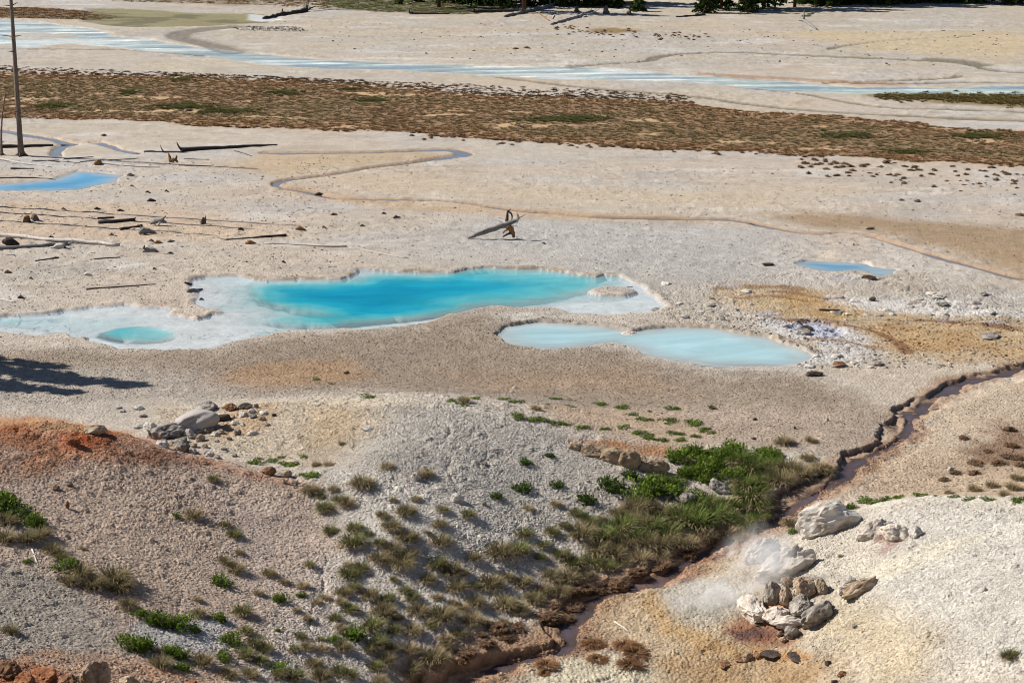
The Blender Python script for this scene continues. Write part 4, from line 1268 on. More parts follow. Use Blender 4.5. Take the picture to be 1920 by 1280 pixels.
FLAT1 = [(-60, 660), (520, 640), (930, 590), (1230, 690), (1480, 695), (1680, 790), (1560, 860), (1200, 800), (820, 738), (300, 745), (-60, 770)]
FLAT2 = [(1640, 860), (1720, 790), (1960, 700), (1960, 920), (1600, 925)]
APRON = [(860, 1290), (1100, 1160), (1200, 1105), (1340, 1040), (1470, 1040), (1420, 1130), (1540, 1210), (1580, 1300)]
BANK = [(860, 1260), (1060, 1190), (1100, 1130), (1280, 1055), (1480, 955), (1600, 870), (1700, 800), (1740, 780), (1640, 880), (1500, 960), (1300, 1060), (1120, 1150), (1080, 1230), (900, 1300)]
stones('gravel', [
    drop(45000, FLAT1, (0.04, 0.14), 2.6, (0.6, 1.2)),
    drop(9000, FLAT2, (0.03, 0.16), 3.0, (0.65, 1.15)),
    drop(5000, APRON, (0.025, 0.14), 3.0, (0.5, 1.2)),
    drop(5000, BANK, (0.025, 0.13), 2.6, (0.6, 1.35), 0.02), drop(3000, BANK, (0.04, 0.20), 2.6, (0.7, 1.6), -9),
    drop(5000, [(-60, 500), (1960, 560), (1960, 690), (1000, 640), (300, 655), (-60, 655)], (0.04, 0.20), 3.5, (0.5, 1.15), 0.25),
    drop(3500, [(1300, 590), (1620, 600), (1960, 580), (1960, 690), (1500, 690)], (0.06, 0.34), 3.0, (0.55, 1.2), 0.2),
    drop(5000, [(-60, 300), (620, 300), (640, 520), (-60, 580)], (0.04, 0.24), 4.0, (0.2, 0.95), 0.3),
    drop(9000, [(600, 290), (1960, 330), (1960, 530), (300, 510)], (0.05, 0.24), 4.5, (0.35, 1.0), 0.4),
    drop(900, [(500, 40), (1900, 50), (1900, 130), (700, 110)], (0.10, 0.5), 4.0, (0.12, 0.6), 0.8),
    drop(500, [(430, 50), (560, 50), (580, 60), (450, 58)], (0.15, 0.4), 2.0, (0.2, 0.5), 0.5),
], 'small stones and crusts scattered over the basin floor')

# ------------------------------------------------------------------ plants: kinds
rnd = random.Random(5)
TUSSOCK = {}
for kind, gm in (('green', 'green_blades'), ('olive', 'olive_blades'), ('dry', 'straw_blades'), ('lush', 'lush_blades')):
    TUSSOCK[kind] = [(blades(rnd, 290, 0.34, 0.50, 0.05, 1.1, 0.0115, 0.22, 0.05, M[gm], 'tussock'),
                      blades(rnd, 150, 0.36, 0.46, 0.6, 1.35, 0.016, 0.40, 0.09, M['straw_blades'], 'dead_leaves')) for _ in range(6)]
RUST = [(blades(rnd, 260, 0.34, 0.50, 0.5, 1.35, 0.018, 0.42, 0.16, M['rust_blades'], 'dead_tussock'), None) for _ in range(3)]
def peat_mesh(k):
    return rock_mesh('peat_mound', 700 + k, M['peat_clod'], 3, 0.5, 2, (1, 0.9, 0.55), fine=0.35)
surf_mat('peat_clod', A(70, 50, 36), A(150, 114, 84), 6.0, 0.8, 0.08)
PEAT = [(peat_mesh(k), blades(rnd, 110, 0.42, 0.32, 0.3, 1.3, 0.016, 0.4, 0.18, M['peat_blades'], 'dead_leaves')) for k in range(3)]
SHRUB = [(leafy(rnd, 620, 0.052, M['shrub_leaves'], 'leafy_shrub', 0.42), twigs(rnd, 9, M['grey_wood'], 'stem')) for _ in range(4)]
DSHRUB = [(leafy(rnd, 560, 0.052, M['dark_leaves'], 'leafy_shrub', 0.42), twigs(rnd, 9, M['grey_wood'], 'stem')) for _ in range(3)]
MAT_ = [(leafy(rnd, 520, 0.05, M['shrub_leaves'], 'leafy_mat', 0.22), twigs(rnd, 7, M['grey_wood'], 'stem')) for _ in range(3)]

T = lambda s, k: [(*map(float, q.split(',')), k) for q in s.split()]
PL = []
PL += T('799,890,38 651,946,38 785,892,26', 'dark')
PL += T('680,911,46 737,939,22 762,962,38 829,957,26 823,985,34 825,1018,44 717,969,28 734,989,52 762,1011,54 737,1032,38 712,1050,44 752,1057,46 770,1039,32 845,1072,42 935,1039,66 953,1083,40 888,1047,46 802,1088,44 856,1104,46 920,1097,58 '
        '694,1118,52 784,1147,52 830,1158,62 719,1151,62 813,1237,54 766,1259,56 589,1247,48 602,1270,44 946,1136,56 892,1133,50 973,1144,64 1000,1125,54 1035,1082,48 1065,1085,52 1098,1082,52 1052,1111,52 980,1095,44 1019,1111,58 '
        '690,1220,30 640,1215,34 733,1216,30 860,1190,30', 'olive')
PL += T('877,967,36 662,1021,52 665,993,34 690,1002,28 712,1020,32 676,1068,34 654,1079,48 662,1104,36 760,1108,34 739,1088,22 773,1122,36 726,1126,48 820,1061,58 698,1176,64 737,1183,48 705,1208,48 703,1252,34 651,1266,42 973,1036,54 '
        '1012,1046,34 1052,1042,54 1075,1059,54 1108,1056,54 1137,1065,54 1019,1023,28 980,1003,48 1035,1000,38 1058,987,34 1081,964,38 1104,980,38 888,1100,28 654,1144,34', 'green')
PL += T('726,877,32 780,937,20 800,998,18 870,1077,30 820,1122,24 773,1183,38 885,1165,54 910,1169,34 768,1219,34 838,1212,28 708,1278,34 990,954,22 1127,974,24 1042,947,26 653,1060,22 850,1130,26 866,1140,30 745,1160,30 640,1180,28', 'dry')
PL += T('399,900,22 438,1004,36 422,985,30 602,932,22 609,955,42 635,939,28 619,998,30 581,1060,30 628,1162,38 454,1149,38 461,1185,38 458,1231,42 494,1218,34 487,1241,34 563,1195,28 550,1218,32 635,1260,34 550,1270,44 477,1208,38 600,1200,26', 'green')
PL += T('363,968,34 448,1037,22 422,1054,38 504,1077,42 582,922,34 372,1152,30 441,1070,38 428,1267,44 379,1244,54 468,1267,44 520,1268,40', 'olive')
PL += T('533,1093,24 569,1100,30 484,1113,20 592,1132,28 556,1145,20 372,1126,20 625,919,22 609,1122,32 640,1130,28 575,1160,24', 'dry')
PL += T('333,968,22 418,1093,52 523,1126,48 563,1116,28 582,1162,14 412,1162,38 340,1175,54 363,1182,30 435,1205,54 422,1234,44 625,1205,44 520,1182,18 523,1257,58 340,1254,44 333,1228,44 662,1194,50', 'shrub')
PL += T('12,948,62 30,963,64 65,984,68 122,1066,62 53,1054,22 246,1212,76 258,1153,38 291,1162,50 315,1172,40 315,1224,40 275,1210,40', 'shrub')
PL += T('53,1014,48 9,1013,44 9,980,44 175,1100,62 214,1088,72 226,1105,48 148,1078,54 98,1034,34 110,1045,34 240,1137,38 18,1185,38 297,1224,28 300,1247,54 77,1005,48 130,1092,40', 'olive')
PL += T('154,1028,18', 'dark')
PL += T('983,867,30 1031,855,26 975,918,46 1044,911,34 1144,915,48 1104,941,46 930,932,34 1177,895,38 1173,872,22', 'dshrub')
PL += T('1222,921,72 1249,926,64 1200,937,54 1301,934,52 1272,862,62 1301,865,54 1288,888,54 1314,886,52 1368,845,44 1354,857,50 1443,855,46 1333,867,54 1290,890,50 1356,897,46 1340,880,44 1300,851,46 1330,852,44 1383,853,46 1412,862,44 1352,872,46 1428,852,36 1322,902,44 1252,903,46 1382,893,46 1412,922,40 1275,905,40 1215,905,44 1390,872,42 1455,868,34 1490,998,28 1600,952,26', 'shrub')
PL += T('1384,867,62 1408,880,62 1443,878,60 1408,908,62 1431,900,54 1408,932,64 1384,951,62 1361,951,56 1420,950,54 1275,977,66 1301,983,66 1337,970,62 1361,974,58 1314,986,62 1222,990,68 1249,1003,66 1190,1010,66 1163,993,66 '
        '1131,1010,60 1420,975,50 1397,985,50 1300,955,50 1395,915,54 1330,945,50', 'lush')
PL += T('1170,1020,62 1209,1023,60 1242,1023,58 1190,957,54 1157,964,44 1209,951,46 1091,1003,54 1478,880,58 1462,904,54 1200,985,60 1270,1020,54 1180,980,50 1240,965,50 1120,1035,50 1150,1040,54 1483,984,34', 'olive')
PL += T('1191,862,28 1236,882,22 1502,892,54 1537,878,46 1548,884,38 1469,831,32 1520,827,20 1391,1009,26 1513,860,34 1320,1010,50 1360,1000,46 1290,1022,52 1200,1048,50 1240,1045,46 1170,1055,46 1520,885,40 1400,1000,40', 'dry')
PL += T('1335,766,16', 'green')
PL += T('697,745,46 650,756,14 853,753,26 887,747,42 943,750,26 967,755,30 913,770,16 967,780,38 990,787,36 1017,787,36 1040,795,36 1063,797,36 1087,800,36 1037,748,22 1067,750,22 1027,758,14 1073,763,22 1120,757,32 1170,765,42 1187,778,36 '
        '1210,785,32 1220,772,20 1260,768,34 1257,787,34 1130,803,22 1167,803,32 1193,810,36 1213,817,32 1260,810,28 1273,823,26 1267,812,26 1300,817,24 1295,794,42 1319,804,38 1333,811,22 1255,795,20 1240,823,24 875,760,24 597,712,26 623,720,16 645,830,14 '
        '483,870,38 523,857,28 550,870,42 573,857,28 573,892,54 505,866,30', 'mat')
PL += T('617,873,20 593,873,20 640,832,16 1005,768,26 870,752,26', 'dry')
PL += T('1630,937,42 1663,937,42 1690,933,34 1723,931,34 1753,930,38 1787,933,38 1820,935,38 1853,939,38 1913,940,40 1645,940,34', 'mat')
PL += T('1827,920,34 1860,912,34 1907,897,34 1900,917,32 1885,930,30 1780,925,22 1577,1043,13', 'dry')
PL += T('1895,1232,44', 'green')
PL += T('1897,837,34 1890,857,40 1910,860,34 1873,870,34 1913,873,36 1807,822,22 1830,870,34 1827,888,26 1793,887,34 1770,900,22 1893,807,28 1853,847,22', 'peat')
PL += T('1173,1213,70 1113,1210,62 1120,1237,38 1180,1250,52 1023,1250,54 1020,1265,28 1190,1228,50', 'rust')
PL += T('913,1207,44 873,1223,54 933,1180,62 973,1177,40 1023,1157,62 1073,1140,54 1090,1107,54 1157,1093,62 1123,1103,48 870,1240,40 900,1190,36 1040,1135,40 1195,1075,46 1240,1062,44 1060,1160,44 1290,1042,40 1340,1018,40 950,1195,36', 'peat')
# grassy fill of the same kinds along the foot of the slope
for q in range(20):
    a_, b_ = rnd.uniform(640, 960), rnd.uniform(1090, 1200)
    if b_ < 1290 - (a_ - 600) * 0.28 and all((a_ - p[0]) ** 2 + ((b_ - p[1]) * 1.6) ** 2 > 21 ** 2 for p in PL):
        PL.append((a_, b_, rnd.uniform(24, 44), rnd.choice(['olive', 'olive', 'dry', 'green'])))
for q in range(14):
    a_, b_ = rnd.uniform(440, 760), rnd.uniform(1180, 1278)
    if all((a_ - p[0]) ** 2 + ((b_ - p[1]) * 1.6) ** 2 > 22 ** 2 for p in PL):
        PL.append((a_, b_, rnd.uniform(24, 44), rnd.choice(['olive', 'dry', 'green', 'dry'])))

def zone(x, y):
    if x > 1600:
        return 'by the white mound' if y > 900 else 'on sand across the stream'
    if y < 835 and x > 630:
        return 'behind the pale mound'
    if y < 900 and x < 660:
        return 'behind the orange hill'
    if x < 330:
        return 'on the orange hill'
    if x < 645:
        return 'below the orange hill'
    if y > 1035 and x > 860 and x < 1360 and not (x < 1150 and y < 1100):
        return 'at the stream edge'
    if x > 1140:
        return 'on the green bank'
    if y < 960:
        return 'on the pale mound'
    return 'on the white slope'
LOOK = {'green': ('green grass tussock', 'tussock'), 'olive': ('olive brown tussock', 'tussock'), 'dry': ('straw coloured tussock', 'tussock'), 'lush': ('lush grass clump', 'grass clump'),
        'dark': ('dark wiry plant clump', 'plant'), 'shrub': ('bright green leafy shrub', 'shrub'), 'dshrub': ('dark green leafy shrub', 'shrub'), 'mat': ('low green leafy mat', 'plant'), 'rust': ('rusty dead tussock', 'tussock'),
        'peat': ('dark peaty clump', 'clump')}
buckets = {}
for p in PL:
    buckets.setdefault((zone(p[0], p[1]), p[3]), []).append(p)
def sizeword(w):
    return 'tiny' if w < 21 else 'small' if w < 33 else 'medium' if w < 48 else 'large'
def ordered_labels(items, what, where, per=6):
    """items: (x, y, w, ...) of one kind in one place, said row by row so that each can be found"""
    items = sorted(items, key=lambda p: p[1])
    n = len(items)
    out = []
    rows = [items] if n <= per else [items[i:i + per] for i in range(0, n, per)]
    for k, row in enumerate(rows):
        row = sorted(row, key=lambda p: p[0])
        for j, p in enumerate(row):
            pos = '' if n == 1 else (', %s from the left' % ORD[j] if len(rows) == 1 else ', %s from left, %s row' % (ORD[j], ORD[k]))
            out.append((p, '%s %s %s%s' % (sizeword(p[2]), what, where, pos)))
    return out

KITS = {k: TUSSOCK[k] for k in TUSSOCK}
KITS.update(shrub=SHRUB, dshrub=DSHRUB, mat=MAT_, rust=RUST, peat=PEAT, dark=TUSSOCK['dry'])
FLATNESS = {'mat': 0.55, 'peat': 0.8, 'rust': 0.8, 'lush': 0.95}
NAMES = {'green': 'grass_tussock', 'olive': 'grass_tussock', 'dry': 'dry_tussock', 'lush': 'grass_clump', 'dark': 'wiry_plant', 'shrub': 'leafy_shrub', 'dshrub': 'leafy_shrub', 'mat': 'leafy_mat', 'rust': 'dead_tussock', 'peat': 'peat_clump'}
for (zn, kind), items in buckets.items():
    what, cat = LOOK[kind]
    for p, lab in ordered_labels(items, what, zn):
        pos = G3(p[0], p[1])
        w = p[2] * px_m(pos) * (1.12 if kind in ('shrub', 'dshrub', 'mat', 'peat') else 1.0 if kind == 'lush' or p[0] > 1200 else 0.84 if p[0] > 860 and p[1] > 1030 else 0.96) * rnd.uniform(0.76, 1.16) * (0.8 if kind == 'peat' else 1)
        a_, b_ = rnd.choice(KITS[kind])
        rot = (rnd.uniform(-.12, .12), rnd.uniform(-.12, .12), rnd.uniform(0, 6.28))
        fl = FLATNESS.get(kind, 1.02)
        o = obj(NAMES[kind], None, None, (pos.x, pos.y, pos.z - 0.02 * w), rot, (w * rnd.uniform(.95, 1.1), w * rnd.uniform(.85, 1.05), w * fl * rnd.uniform(.9, 1.1)))
        tag(o, lab, cat, what + 's ' + zn)
        obj({'shrub': 'foliage', 'dshrub': 'foliage', 'mat': 'foliage', 'peat': 'peat_mound', 'rust': 'dead_leaves'}.get(kind, 'blades'), a_, o)
        if b_:
            obj('stem' if kind in ('shrub', 'dshrub', 'mat') else 'dead_leaves', b_, o)
PLANTXY = np.array([(p[0], p[1]) for p in PL])

# ------------------------------------------------------------------ marsh: brown sedge clumps, green patches, single clumps round it
MK = [blades(rnd, 46, 0.36, 0.42, 0.1, 1.2, 0.035, 0.28, 0.06, M['marsh_blades'], 'sedge') for _ in range(5)]
mb = [rock_mesh('sedge_mound', 760 + k, M['stone'], 2, 0.4, 2, (1, 0.9, 0.6), fine=0.3) for k in range(3)]
def marsh_mask(lo_, hi_, dens):
    def f(x, y):
        s = sd_poly(x, y, MARSH, 9.0) + fbm(x, y, 5.0, 81) * 1.8
        return (s > lo_) & (s < hi_) & (rng.random(len(x)) < dens(x, y, s))
    return f
BIG = [(-120, 118), (2000, 205), (2000, 345), (1500, 330), (600, 262), (-120, 240)]
gap = lambda x, y: fbm(x, y * 2.2, 6, 111) + 0.35 * fbm(x, y, 1.1, 103, 5)
pts = []
p1 = drop(22000, BIG, (0.18, 0.48), 1.4, (1, 1), 0.3, 0.1, marsh_mask(-99, 0.4, lambda x, y, s: np.where(gap(x, y) > 0.45, 0.3, 1.0)))
p2 = drop(3600, BIG, (0.24, 0.52), 1.5, (1, 1), 0.5, 0.1, marsh_mask(0.2, 9.0, lambda x, y, s: np.exp(-s / 3.6) * ((y > 165) & (x < 16) | (s < 0.9))))
P_ = np.vstack([p1[0], p2[0]])
s_ = np.concatenate([p1[1], p2[1]])
n = len(P_)
dpx = fbm(P_[:, 0], P_[:, 1], 9, 151)
edge = sst(-3.5, -0.5, sd_poly(P_[:, 0], P_[:, 1], MARSH, 9.0))[:, None]
core = np.where((dpx > 0.05)[:, None], np.array((0.84, 0.98, 0.88)), np.array((0.92, 0.95, 0.88)))
own = (core * (1 - edge) + np.array((0.92, 0.82, 0.70)) * edge) * rng.uniform(0.75, 1.55, (n, 1)) * np.where(sd_poly(P_[:, 0], P_[:, 1], MARSH, 12.0) > 1.2, 0.42, 1.0)[:, None]
scatter('marsh_sedge', P_, s_[:, None] * np.c_[rng.uniform(1, 1.7, n), rng.uniform(.9, 1.3, n), rng.uniform(.5, 1.0, n)], np.c_[np.zeros((n, 2)), rng.uniform(0, 6.28, n)], own, MK, rng.integers(0, 5, n),
        'brown sedge covering the marshy band across the basin')
n2_ = n // 2
scatter('marsh_hummocks', P_[:n2_ * 2:2] - np.array((0, 0, 0.03)), (s_[:n2_ * 2:2])[:, None] * np.c_[rng.uniform(.7, 1.1, n2_), rng.uniform(.6, 1.0, n2_), rng.uniform(.5, .9, n2_)], np.c_[np.zeros((n2_, 2)), rng.uniform(0, 6.28, n2_)],
        own[:n2_ * 2:2] * np.array((0.22, 0.15, 0.10)), mb, rng.integers(0, 3, n2_), 'low brown hummocks under the marsh sedge')
gp = []
for cx, cy, w, h, k in ((238, 173, 30, 8, 150), (535, 174, 56, 8, 240), (100, 199, 64, 8, 200), (345, 200, 90, 9, 360), (420, 209, 110, 9, 400), (700, 188, 60, 7, 160), (1050, 224, 130, 10, 420), (1090, 221, 80, 8, 260), (1585, 254, 90, 10, 380),
                        (1835, 255, 90, 12, 320), (655, 168, 30, 5, 60), (340, 150, 40, 5, 60), (1700, 285, 80, 8, 120)):
    for _ in range(k):
        a = rnd.uniform(0, 6.28)
        q = abs(rnd.gauss(0, 0.62))
        gp.append(F(cx + math.cos(a) * q * w / 2, cy + math.sin(a) * q * h / 2))
for _ in range(900):
    t = rnd.random()
    gp.append(F(1640 + 300 * t ** 0.8, 180 + 9 * t + rnd.gauss(0, 3 + 3 * t)))
gp = np.array(gp)
ng_ = len(gp)
gpz = np.c_[gp, gz(gp[:, 0], gp[:, 1])]
owng = np.tile(np.array((0.62, 0.95, 0.68)), (ng_, 1)) * rng.uniform(0.6, 1.2, (ng_, 1))
owng[-900:] = np.array((0.75, 0.9, 0.6)) * rng.uniform(0.6, 1.3, (900, 1))
scatter('marsh_grass', gpz, rng.uniform(.3, .6, (ng_, 1)) * np.array((1, 1, 0.9)), np.c_[np.zeros((ng_, 2)), rng.uniform(0, 6.28, ng_)], owng, MK, rng.integers(0, 5, ng_), 'dark green grass patches in the brown marsh and beside the river')

# ground cover of the far left and of the meadow below the trees
fp = [drop(2600, [(590, 10), (700, 22), (860, 28), (980, 22), (960, -10), (600, -10)], (0.3, 0.8), 1.2, (1, 1), 0.8, 0.1),
      drop(1500, [(-60, 14), (60, 14), (150, 20), (230, 32), (170, 37), (60, 35), (-60, 31)], (0.3, 0.8), 1.4, (1, 1), -9, 0.1),
      drop(1600, [(-60, -10), (200, 2), (480, 9), (640, 20), (600, -10)], (0.3, 0.8), 1.4, (1, 1), 0.8, 0.1)]
cols = [(0.7, 1.0, 0.62), (1.1, 1.0, 0.85), (1.0, 1.0, 0.8)]
P_ = np.vstack([q[0] for q in fp])
s_ = np.concatenate([q[1] for q in fp])
own = np.vstack([np.tile(np.array(c), (len(q[0]), 1)) for q, c in zip(fp, cols)]) * rng.uniform(0.55, 1.25, (len(P_), 1))
n = len(P_)
scatter('meadow_grass', P_, s_[:, None] * np.c_[np.ones(n) * 1.3, np.ones(n) * 1.1, rng.uniform(.3, .6, n)], np.c_[np.zeros((n, 2)), rng.uniform(0, 6.28, n)], own, MK, rng.integers(0, 5, n), 'rough grass and sedge on the far edge of the basin')

# single dry clumps standing clear of the marsh
dm = [(rock_mesh('dry_clump', 780 + k, M['peat_clod'], 2, 0.5, 2, (1, 0.9, 0.6), fine=0.3), blades(rnd, 34, 0.42, 0.34, 0.3, 1.25, 0.03, 0.35, 0.16, M['peat_blades'], 'dead_leaves')) for k in range(4)]
spots = []
for _ in range(95):
    t = rnd.random()
    a_, b_ = 1500 + 440 * t, 296 + rnd.uniform(-4, 30) + 22 * t + abs(rnd.gauss(0, 22)) * t
    spots.append((a_, min(b_, 405), rnd.uniform(5, 12) + (3 if b_ < 330 else 0), 'beyond the blue pool'))
for _ in range(80):
    a_ = rnd.uniform(750, 1420)
    b_ = float(np.interp(a_, [750, 900, 1100, 1280, 1420], [246, 258, 270, 279, 286])) + abs(rnd.gauss(0, 5)) - 1
    spots.append((a_, b_, rnd.uniform(6, 12), 'along the brown marsh edge'))
for _ in range(70):
    a_ = rnd.uniform(1040, 1330)
    spots.append((a_, 48 + rnd.gauss(4, 3) + (a_ - 1040) * 0.055 + abs(rnd.gauss(0, 5)), rnd.uniform(4, 8), 'before the fallen trunks'))
for a_, b_, w in ((966, 92, 13), (988, 91, 11), (1632, 430, 15), (1720, 378, 12), (1690, 377, 10), (1914, 404, 16), (1408, 420, 12), (195, 255, 10)):
    spots.append((a_, b_, w, None))
single = ['olive low bush beside a grey patch on the far flat', 'smaller olive bush right of its twin on the far flat', 'black clump above the creek in the damp brown sand', 'dark clump on pale flat above the damp brown sand', 'dark clump just left of another on the pale flat',
          'tall dark clump at the right edge of the pale flat', 'tan clump on the near side of the creek bend', 'black clump on the flat beyond the standing dead trunk']
sb = {}
for q in spots:
    sb.setdefault(q[3], []).append(q)
for where, items in sb.items():
    for q, lab in (ordered_labels(items, 'dry clump', where, 12) if where else zip(items, single)):
        a_, b_, w = q[:3]
        if where:
            lab = 'brown ' + lab.split(' ', 1)[1]
        pos = G3(a_, b_)
        s = w * px_m(pos) * 1.15
        m1, m2 = rnd.choice(dm)
        o = obj('dry_clump', None, None, (pos.x, pos.y, pos.z - 0.05 * s), (0, 0, rnd.uniform(0, 6.28)), (s, s * rnd.uniform(.8, 1.1), s * rnd.uniform(.7, 1.1)))
        tag(o, lab, 'clump', None if where is None else 'dry clumps ' + where)
        obj('mound', m1, o)
        obj('dead_leaves', m2, o)

# ------------------------------------------------------------------ rocks
RK = {}
for k, (mat, n, kw) in {'white': ('white_rock', 3, {}), 'grey': ('grey_rock', 4, {}), 'mud': ('mud_rock', 3, dict(cuts=5, jag=0.28, fine=0.09, smooth=True)), 'tan': ('tan_rock', 4, {}), 'cream': ('cream_rock', 3, dict(cuts=6, jag=0.3)), 'brown': ('brown_rock', 3, {}),
                        'orange': ('orange_rock', 2, {}), 'dark': ('dark_rock', 3, {}), 'ledge': ('ledge_rock', 3, dict(jag=0.18, cuts=14, fine=0.12))}.items():
    RK[k] = [rock_mesh('rock', 100 + 17 * len(RK) + q, M[mat], 4, **{'jag': 0.24, 'cuts': 10, 'fine': 0.13, 'size': (1, 1, 1), **kw}) for q in range(n)]
def rock(px, py, w, h, kind, label, name='rock', cat='rock', deep=None, turn=None, lean=0.0, group=None, sink=0.22, pick=None):
    """w, h: how wide and tall it looks, in photograph pixels; it stands at (px, py)"""
    pos = G3(px, py)
    s = px_m(pos)
    W, H = w * s, h * s
    me = RK[kind][pick if pick is not None else rnd.randrange(len(RK[kind]))]
    o = obj(name, me, None, (pos.x, pos.y, pos.z + H * (0.5 - sink)), (lean * 0.3, lean, rnd.uniform(0, 6.28) if turn is None else turn), (W * 1.08, (deep * s if deep else W * rnd.uniform(.75, 1.0)), H * 1.15))
    return tag(o, label, cat, group)

# round the fumarole
rock(1546, 996, 122, 64, 'white', 'big white boulder with a crusted pitted face above the steam', 'boulder', 'boulder', 70, 0.0, -0.25, sink=0.15, pick=0)
rock(1640, 1000, 66, 46, 'cream', 'white crusted outcrop on the mound between the big boulder and cracked rock', 'boulder', 'boulder', turn=0.4, lean=-0.3, sink=0.42)
rock(1683, 1004, 58, 34, 'cream', 'cracked brown stained rock half sunk in the white mound', 'boulder', 'boulder', turn=0.2, lean=0.3, sink=0.35)
rock(1717, 1004, 28, 24, 'white', 'cream stone resting against the cracked brown rock', sink=0.3)
rock(1428, 1045, 78, 46, 'white', 'slanting pale slab behind the steam, beside dry grass', 'boulder', 'boulder', 40, 0.5, -0.4, sink=0.3)
rock(1470, 1075, 108, 66, 'cream', 'large pale boulder with a shaded broken end in the steam', 'boulder', 'boulder', 60, 0.35, -0.35, sink=0.25, pick=1)
rock(1478, 1096, 32, 24, 'tan', 'pinkish stone below the large pale boulder')
rock(1505, 1112, 50, 40, 'tan', 'tan wedge shaped boulder right of the dark pinnacle', 'boulder', 'boulder', turn=0.8, lean=-0.2)
rock(1539, 1108, 38, 32, 'tan', 'sandy boulder with a pointed top beside the tan wedge', 'boulder', 'boulder')
rock(1449, 1130, 34, 62, 'grey', 'dark upright rock pinnacle standing in the vent', 'rock_pinnacle', 'rock', turn=0.3, lean=0.08, sink=0.22)
rock(1473, 1133, 28, 44, 'tan', 'brown block leaning beside the rock pinnacle', turn=1.2, sink=0.15)
rock(1499, 1146, 56, 40, 'grey', 'smooth grey dome at the mouth of the vent', 'boulder', 'boulder', sink=0.25)
rock(1412, 1150, 92, 40, 'cream', 'pale cream dome left of the dark pinnacle', 'boulder', 'boulder', 60, sink=0.3)
rock(1455, 1162, 56, 34, 'cream', 'pinkish rounded stone below the dark pinnacle', 'boulder', 'boulder', sink=0.3)
rock(1482, 1172, 66, 24, 'cream', 'flat peach coloured slab in front of the vent', 'boulder', 'boulder', 40, sink=0.3)
_p = rock(1535, 1163, 96, 46, 'grey', 'long grey boulder lying slantwise at the foot of the mound', 'boulder', 'boulder', 50, 0.75, -0.35, sink=0.25, pick=2)
rock(1486, 1192, 30, 28, 'grey', 'round grey boulder at the lower end of the long boulder', 'boulder', 'boulder', sink=0.2)
rock(1462, 1192, 13, 12, 'tan', 'small tan stone left of the round grey boulder')
rock(1469, 1202, 16, 12, 'tan', 'small yellowish stone below the round grey boulder')
rock(1618, 1106, 96, 30, 'tan', 'low tan ridge of rock running up the mound', 'boulder', 'boulder', 34, 0.45, -0.2, sink=0.35)
rock(1592, 1095, 36, 22, 'white', 'white stained rock at the back of the tan ridge', sink=0.35)
rock(1583, 1114, 24, 16, 'grey', 'small grey rock between the tan ridge and the long boulder')
rock(1401, 1236, 24, 18, 'tan', 'tan stone above the dark crack at the bottom')
rock(1424, 1234, 20, 12, 'brown', 'brown stone beside the dark crack at the bottom')
for j, q in enumerate(sorted(((1388, 1236, 26, 5, 'brown'), (1446, 1227, 48, 5, 'dark'), (1494, 1232, 50, 5, 'dark'), (1358, 1246, 34, 6, 'brown')))):  # low dark rocks take the place of the crack's black gap
    rock(*q, 'low lump standing in for the dark crack, %s from the left' % ORD[j], 'crack_standin', 'rock', group='lumps standing in for the dark crack')
for q in ((1552, 1246, 15, 12, 'dark', 'black stone on gravel below the mound'), (1580, 1266, 22, 11, 'brown', 'flat brown stone near the bottom edge below the mound'), (1565, 1280, 14, 9, 'dark', 'dark stone at the bottom edge below the mound'),
          (1603, 1176, 12, 9, 'grey', 'small grey stone on the yellow gravel slope'), (1845, 1108, 13, 12, 'white', 'small white stone standing on the bright mound'), (1500, 880, 16, 9, 'grey', 'grey stone in the dry grass by the stream bend')):
    rock(*q)
# pale mound and bank
led = obj('rock_ledge', None, None, G3(1165, 876))
tag(led, 'broken tan rock ledge with a shaded face on the mound flank', 'rock ledge')
for q, (a_, b_, w, h, t) in enumerate(((1078, 843, 34, 14, .1), (1108, 855, 46, 24, .2), (1142, 866, 50, 34, -.1), (1176, 876, 48, 38, .15), (1206, 881, 40, 32, -.2), (1128, 851, 46, 16, .3), (1160, 858, 50, 18, .0), (1196, 866, 44, 18, .2))):
    pp = G3(a_, b_)
    ss = px_m(pp)
    obj('block', RK['ledge'][q % 3], led, pp - led.location + Vector((0, 0.15, h * ss * 0.12)), (0, 0.15, -0.35 + t), (w * ss * 1.25, 0.62, h * ss * 1.5))
rock(1228, 884, 60, 34, 'ledge', 'grey block at the right end of the rock ledge', 'boulder', 'boulder', 30, -0.2, 0.15, sink=0.3)
rock(1296, 868, 66, 18, 'ledge', 'low dark rock step among the shrubs right of the ledge', 'boulder', 'boulder', 24, -0.15, sink=0.4)
rock(1347, 920, 46, 30, 'grey', 'grey wedge boulder among lush grass on the bank', 'boulder', 'boulder', 30, -0.5, 0.3, sink=0.3)
rock(1288, 940, 40, 26, 'grey', 'grey rock between two shrubs on the green bank', sink=0.3)
rock(780, 898, 19, 17, 'white', 'upright white stone between dark plants on the pale mound', turn=0.4)
rock(856, 937, 26, 16, 'white', 'white rounded stone with a long shadow on the pale slope')
rock(908, 872, 13, 9, 'grey', 'grey pointed stone on the pebbly mound')
rock(908, 946, 11, 9, 'grey', 'small grey stone left of a leafy shrub on the pale slope')
rock(690, 805, 30, 9, 'white', 'flat pile of white slabs on the yellowish crest', 'rock', 'rock')
rock(784, 857, 10, 5, 'grey', 'tiny grey stone on the pebbly mound')
rock(897, 1063, 8, 7, 'tan', 'round tan stone under the grass on the slope')
rock(505, 890, 30, 20, 'brown', 'brown crumbling rock on the edge of the orange hill')
rock(538, 893, 22, 16, 'tan', 'tan rock right of the brown crumbling rock')
rock(553, 908, 20, 9, 'grey', 'flat grey rock below the tan rock on the hill edge')
rock(533, 905, 10, 8, 'tan', 'small pinkish stone on the hill edge')
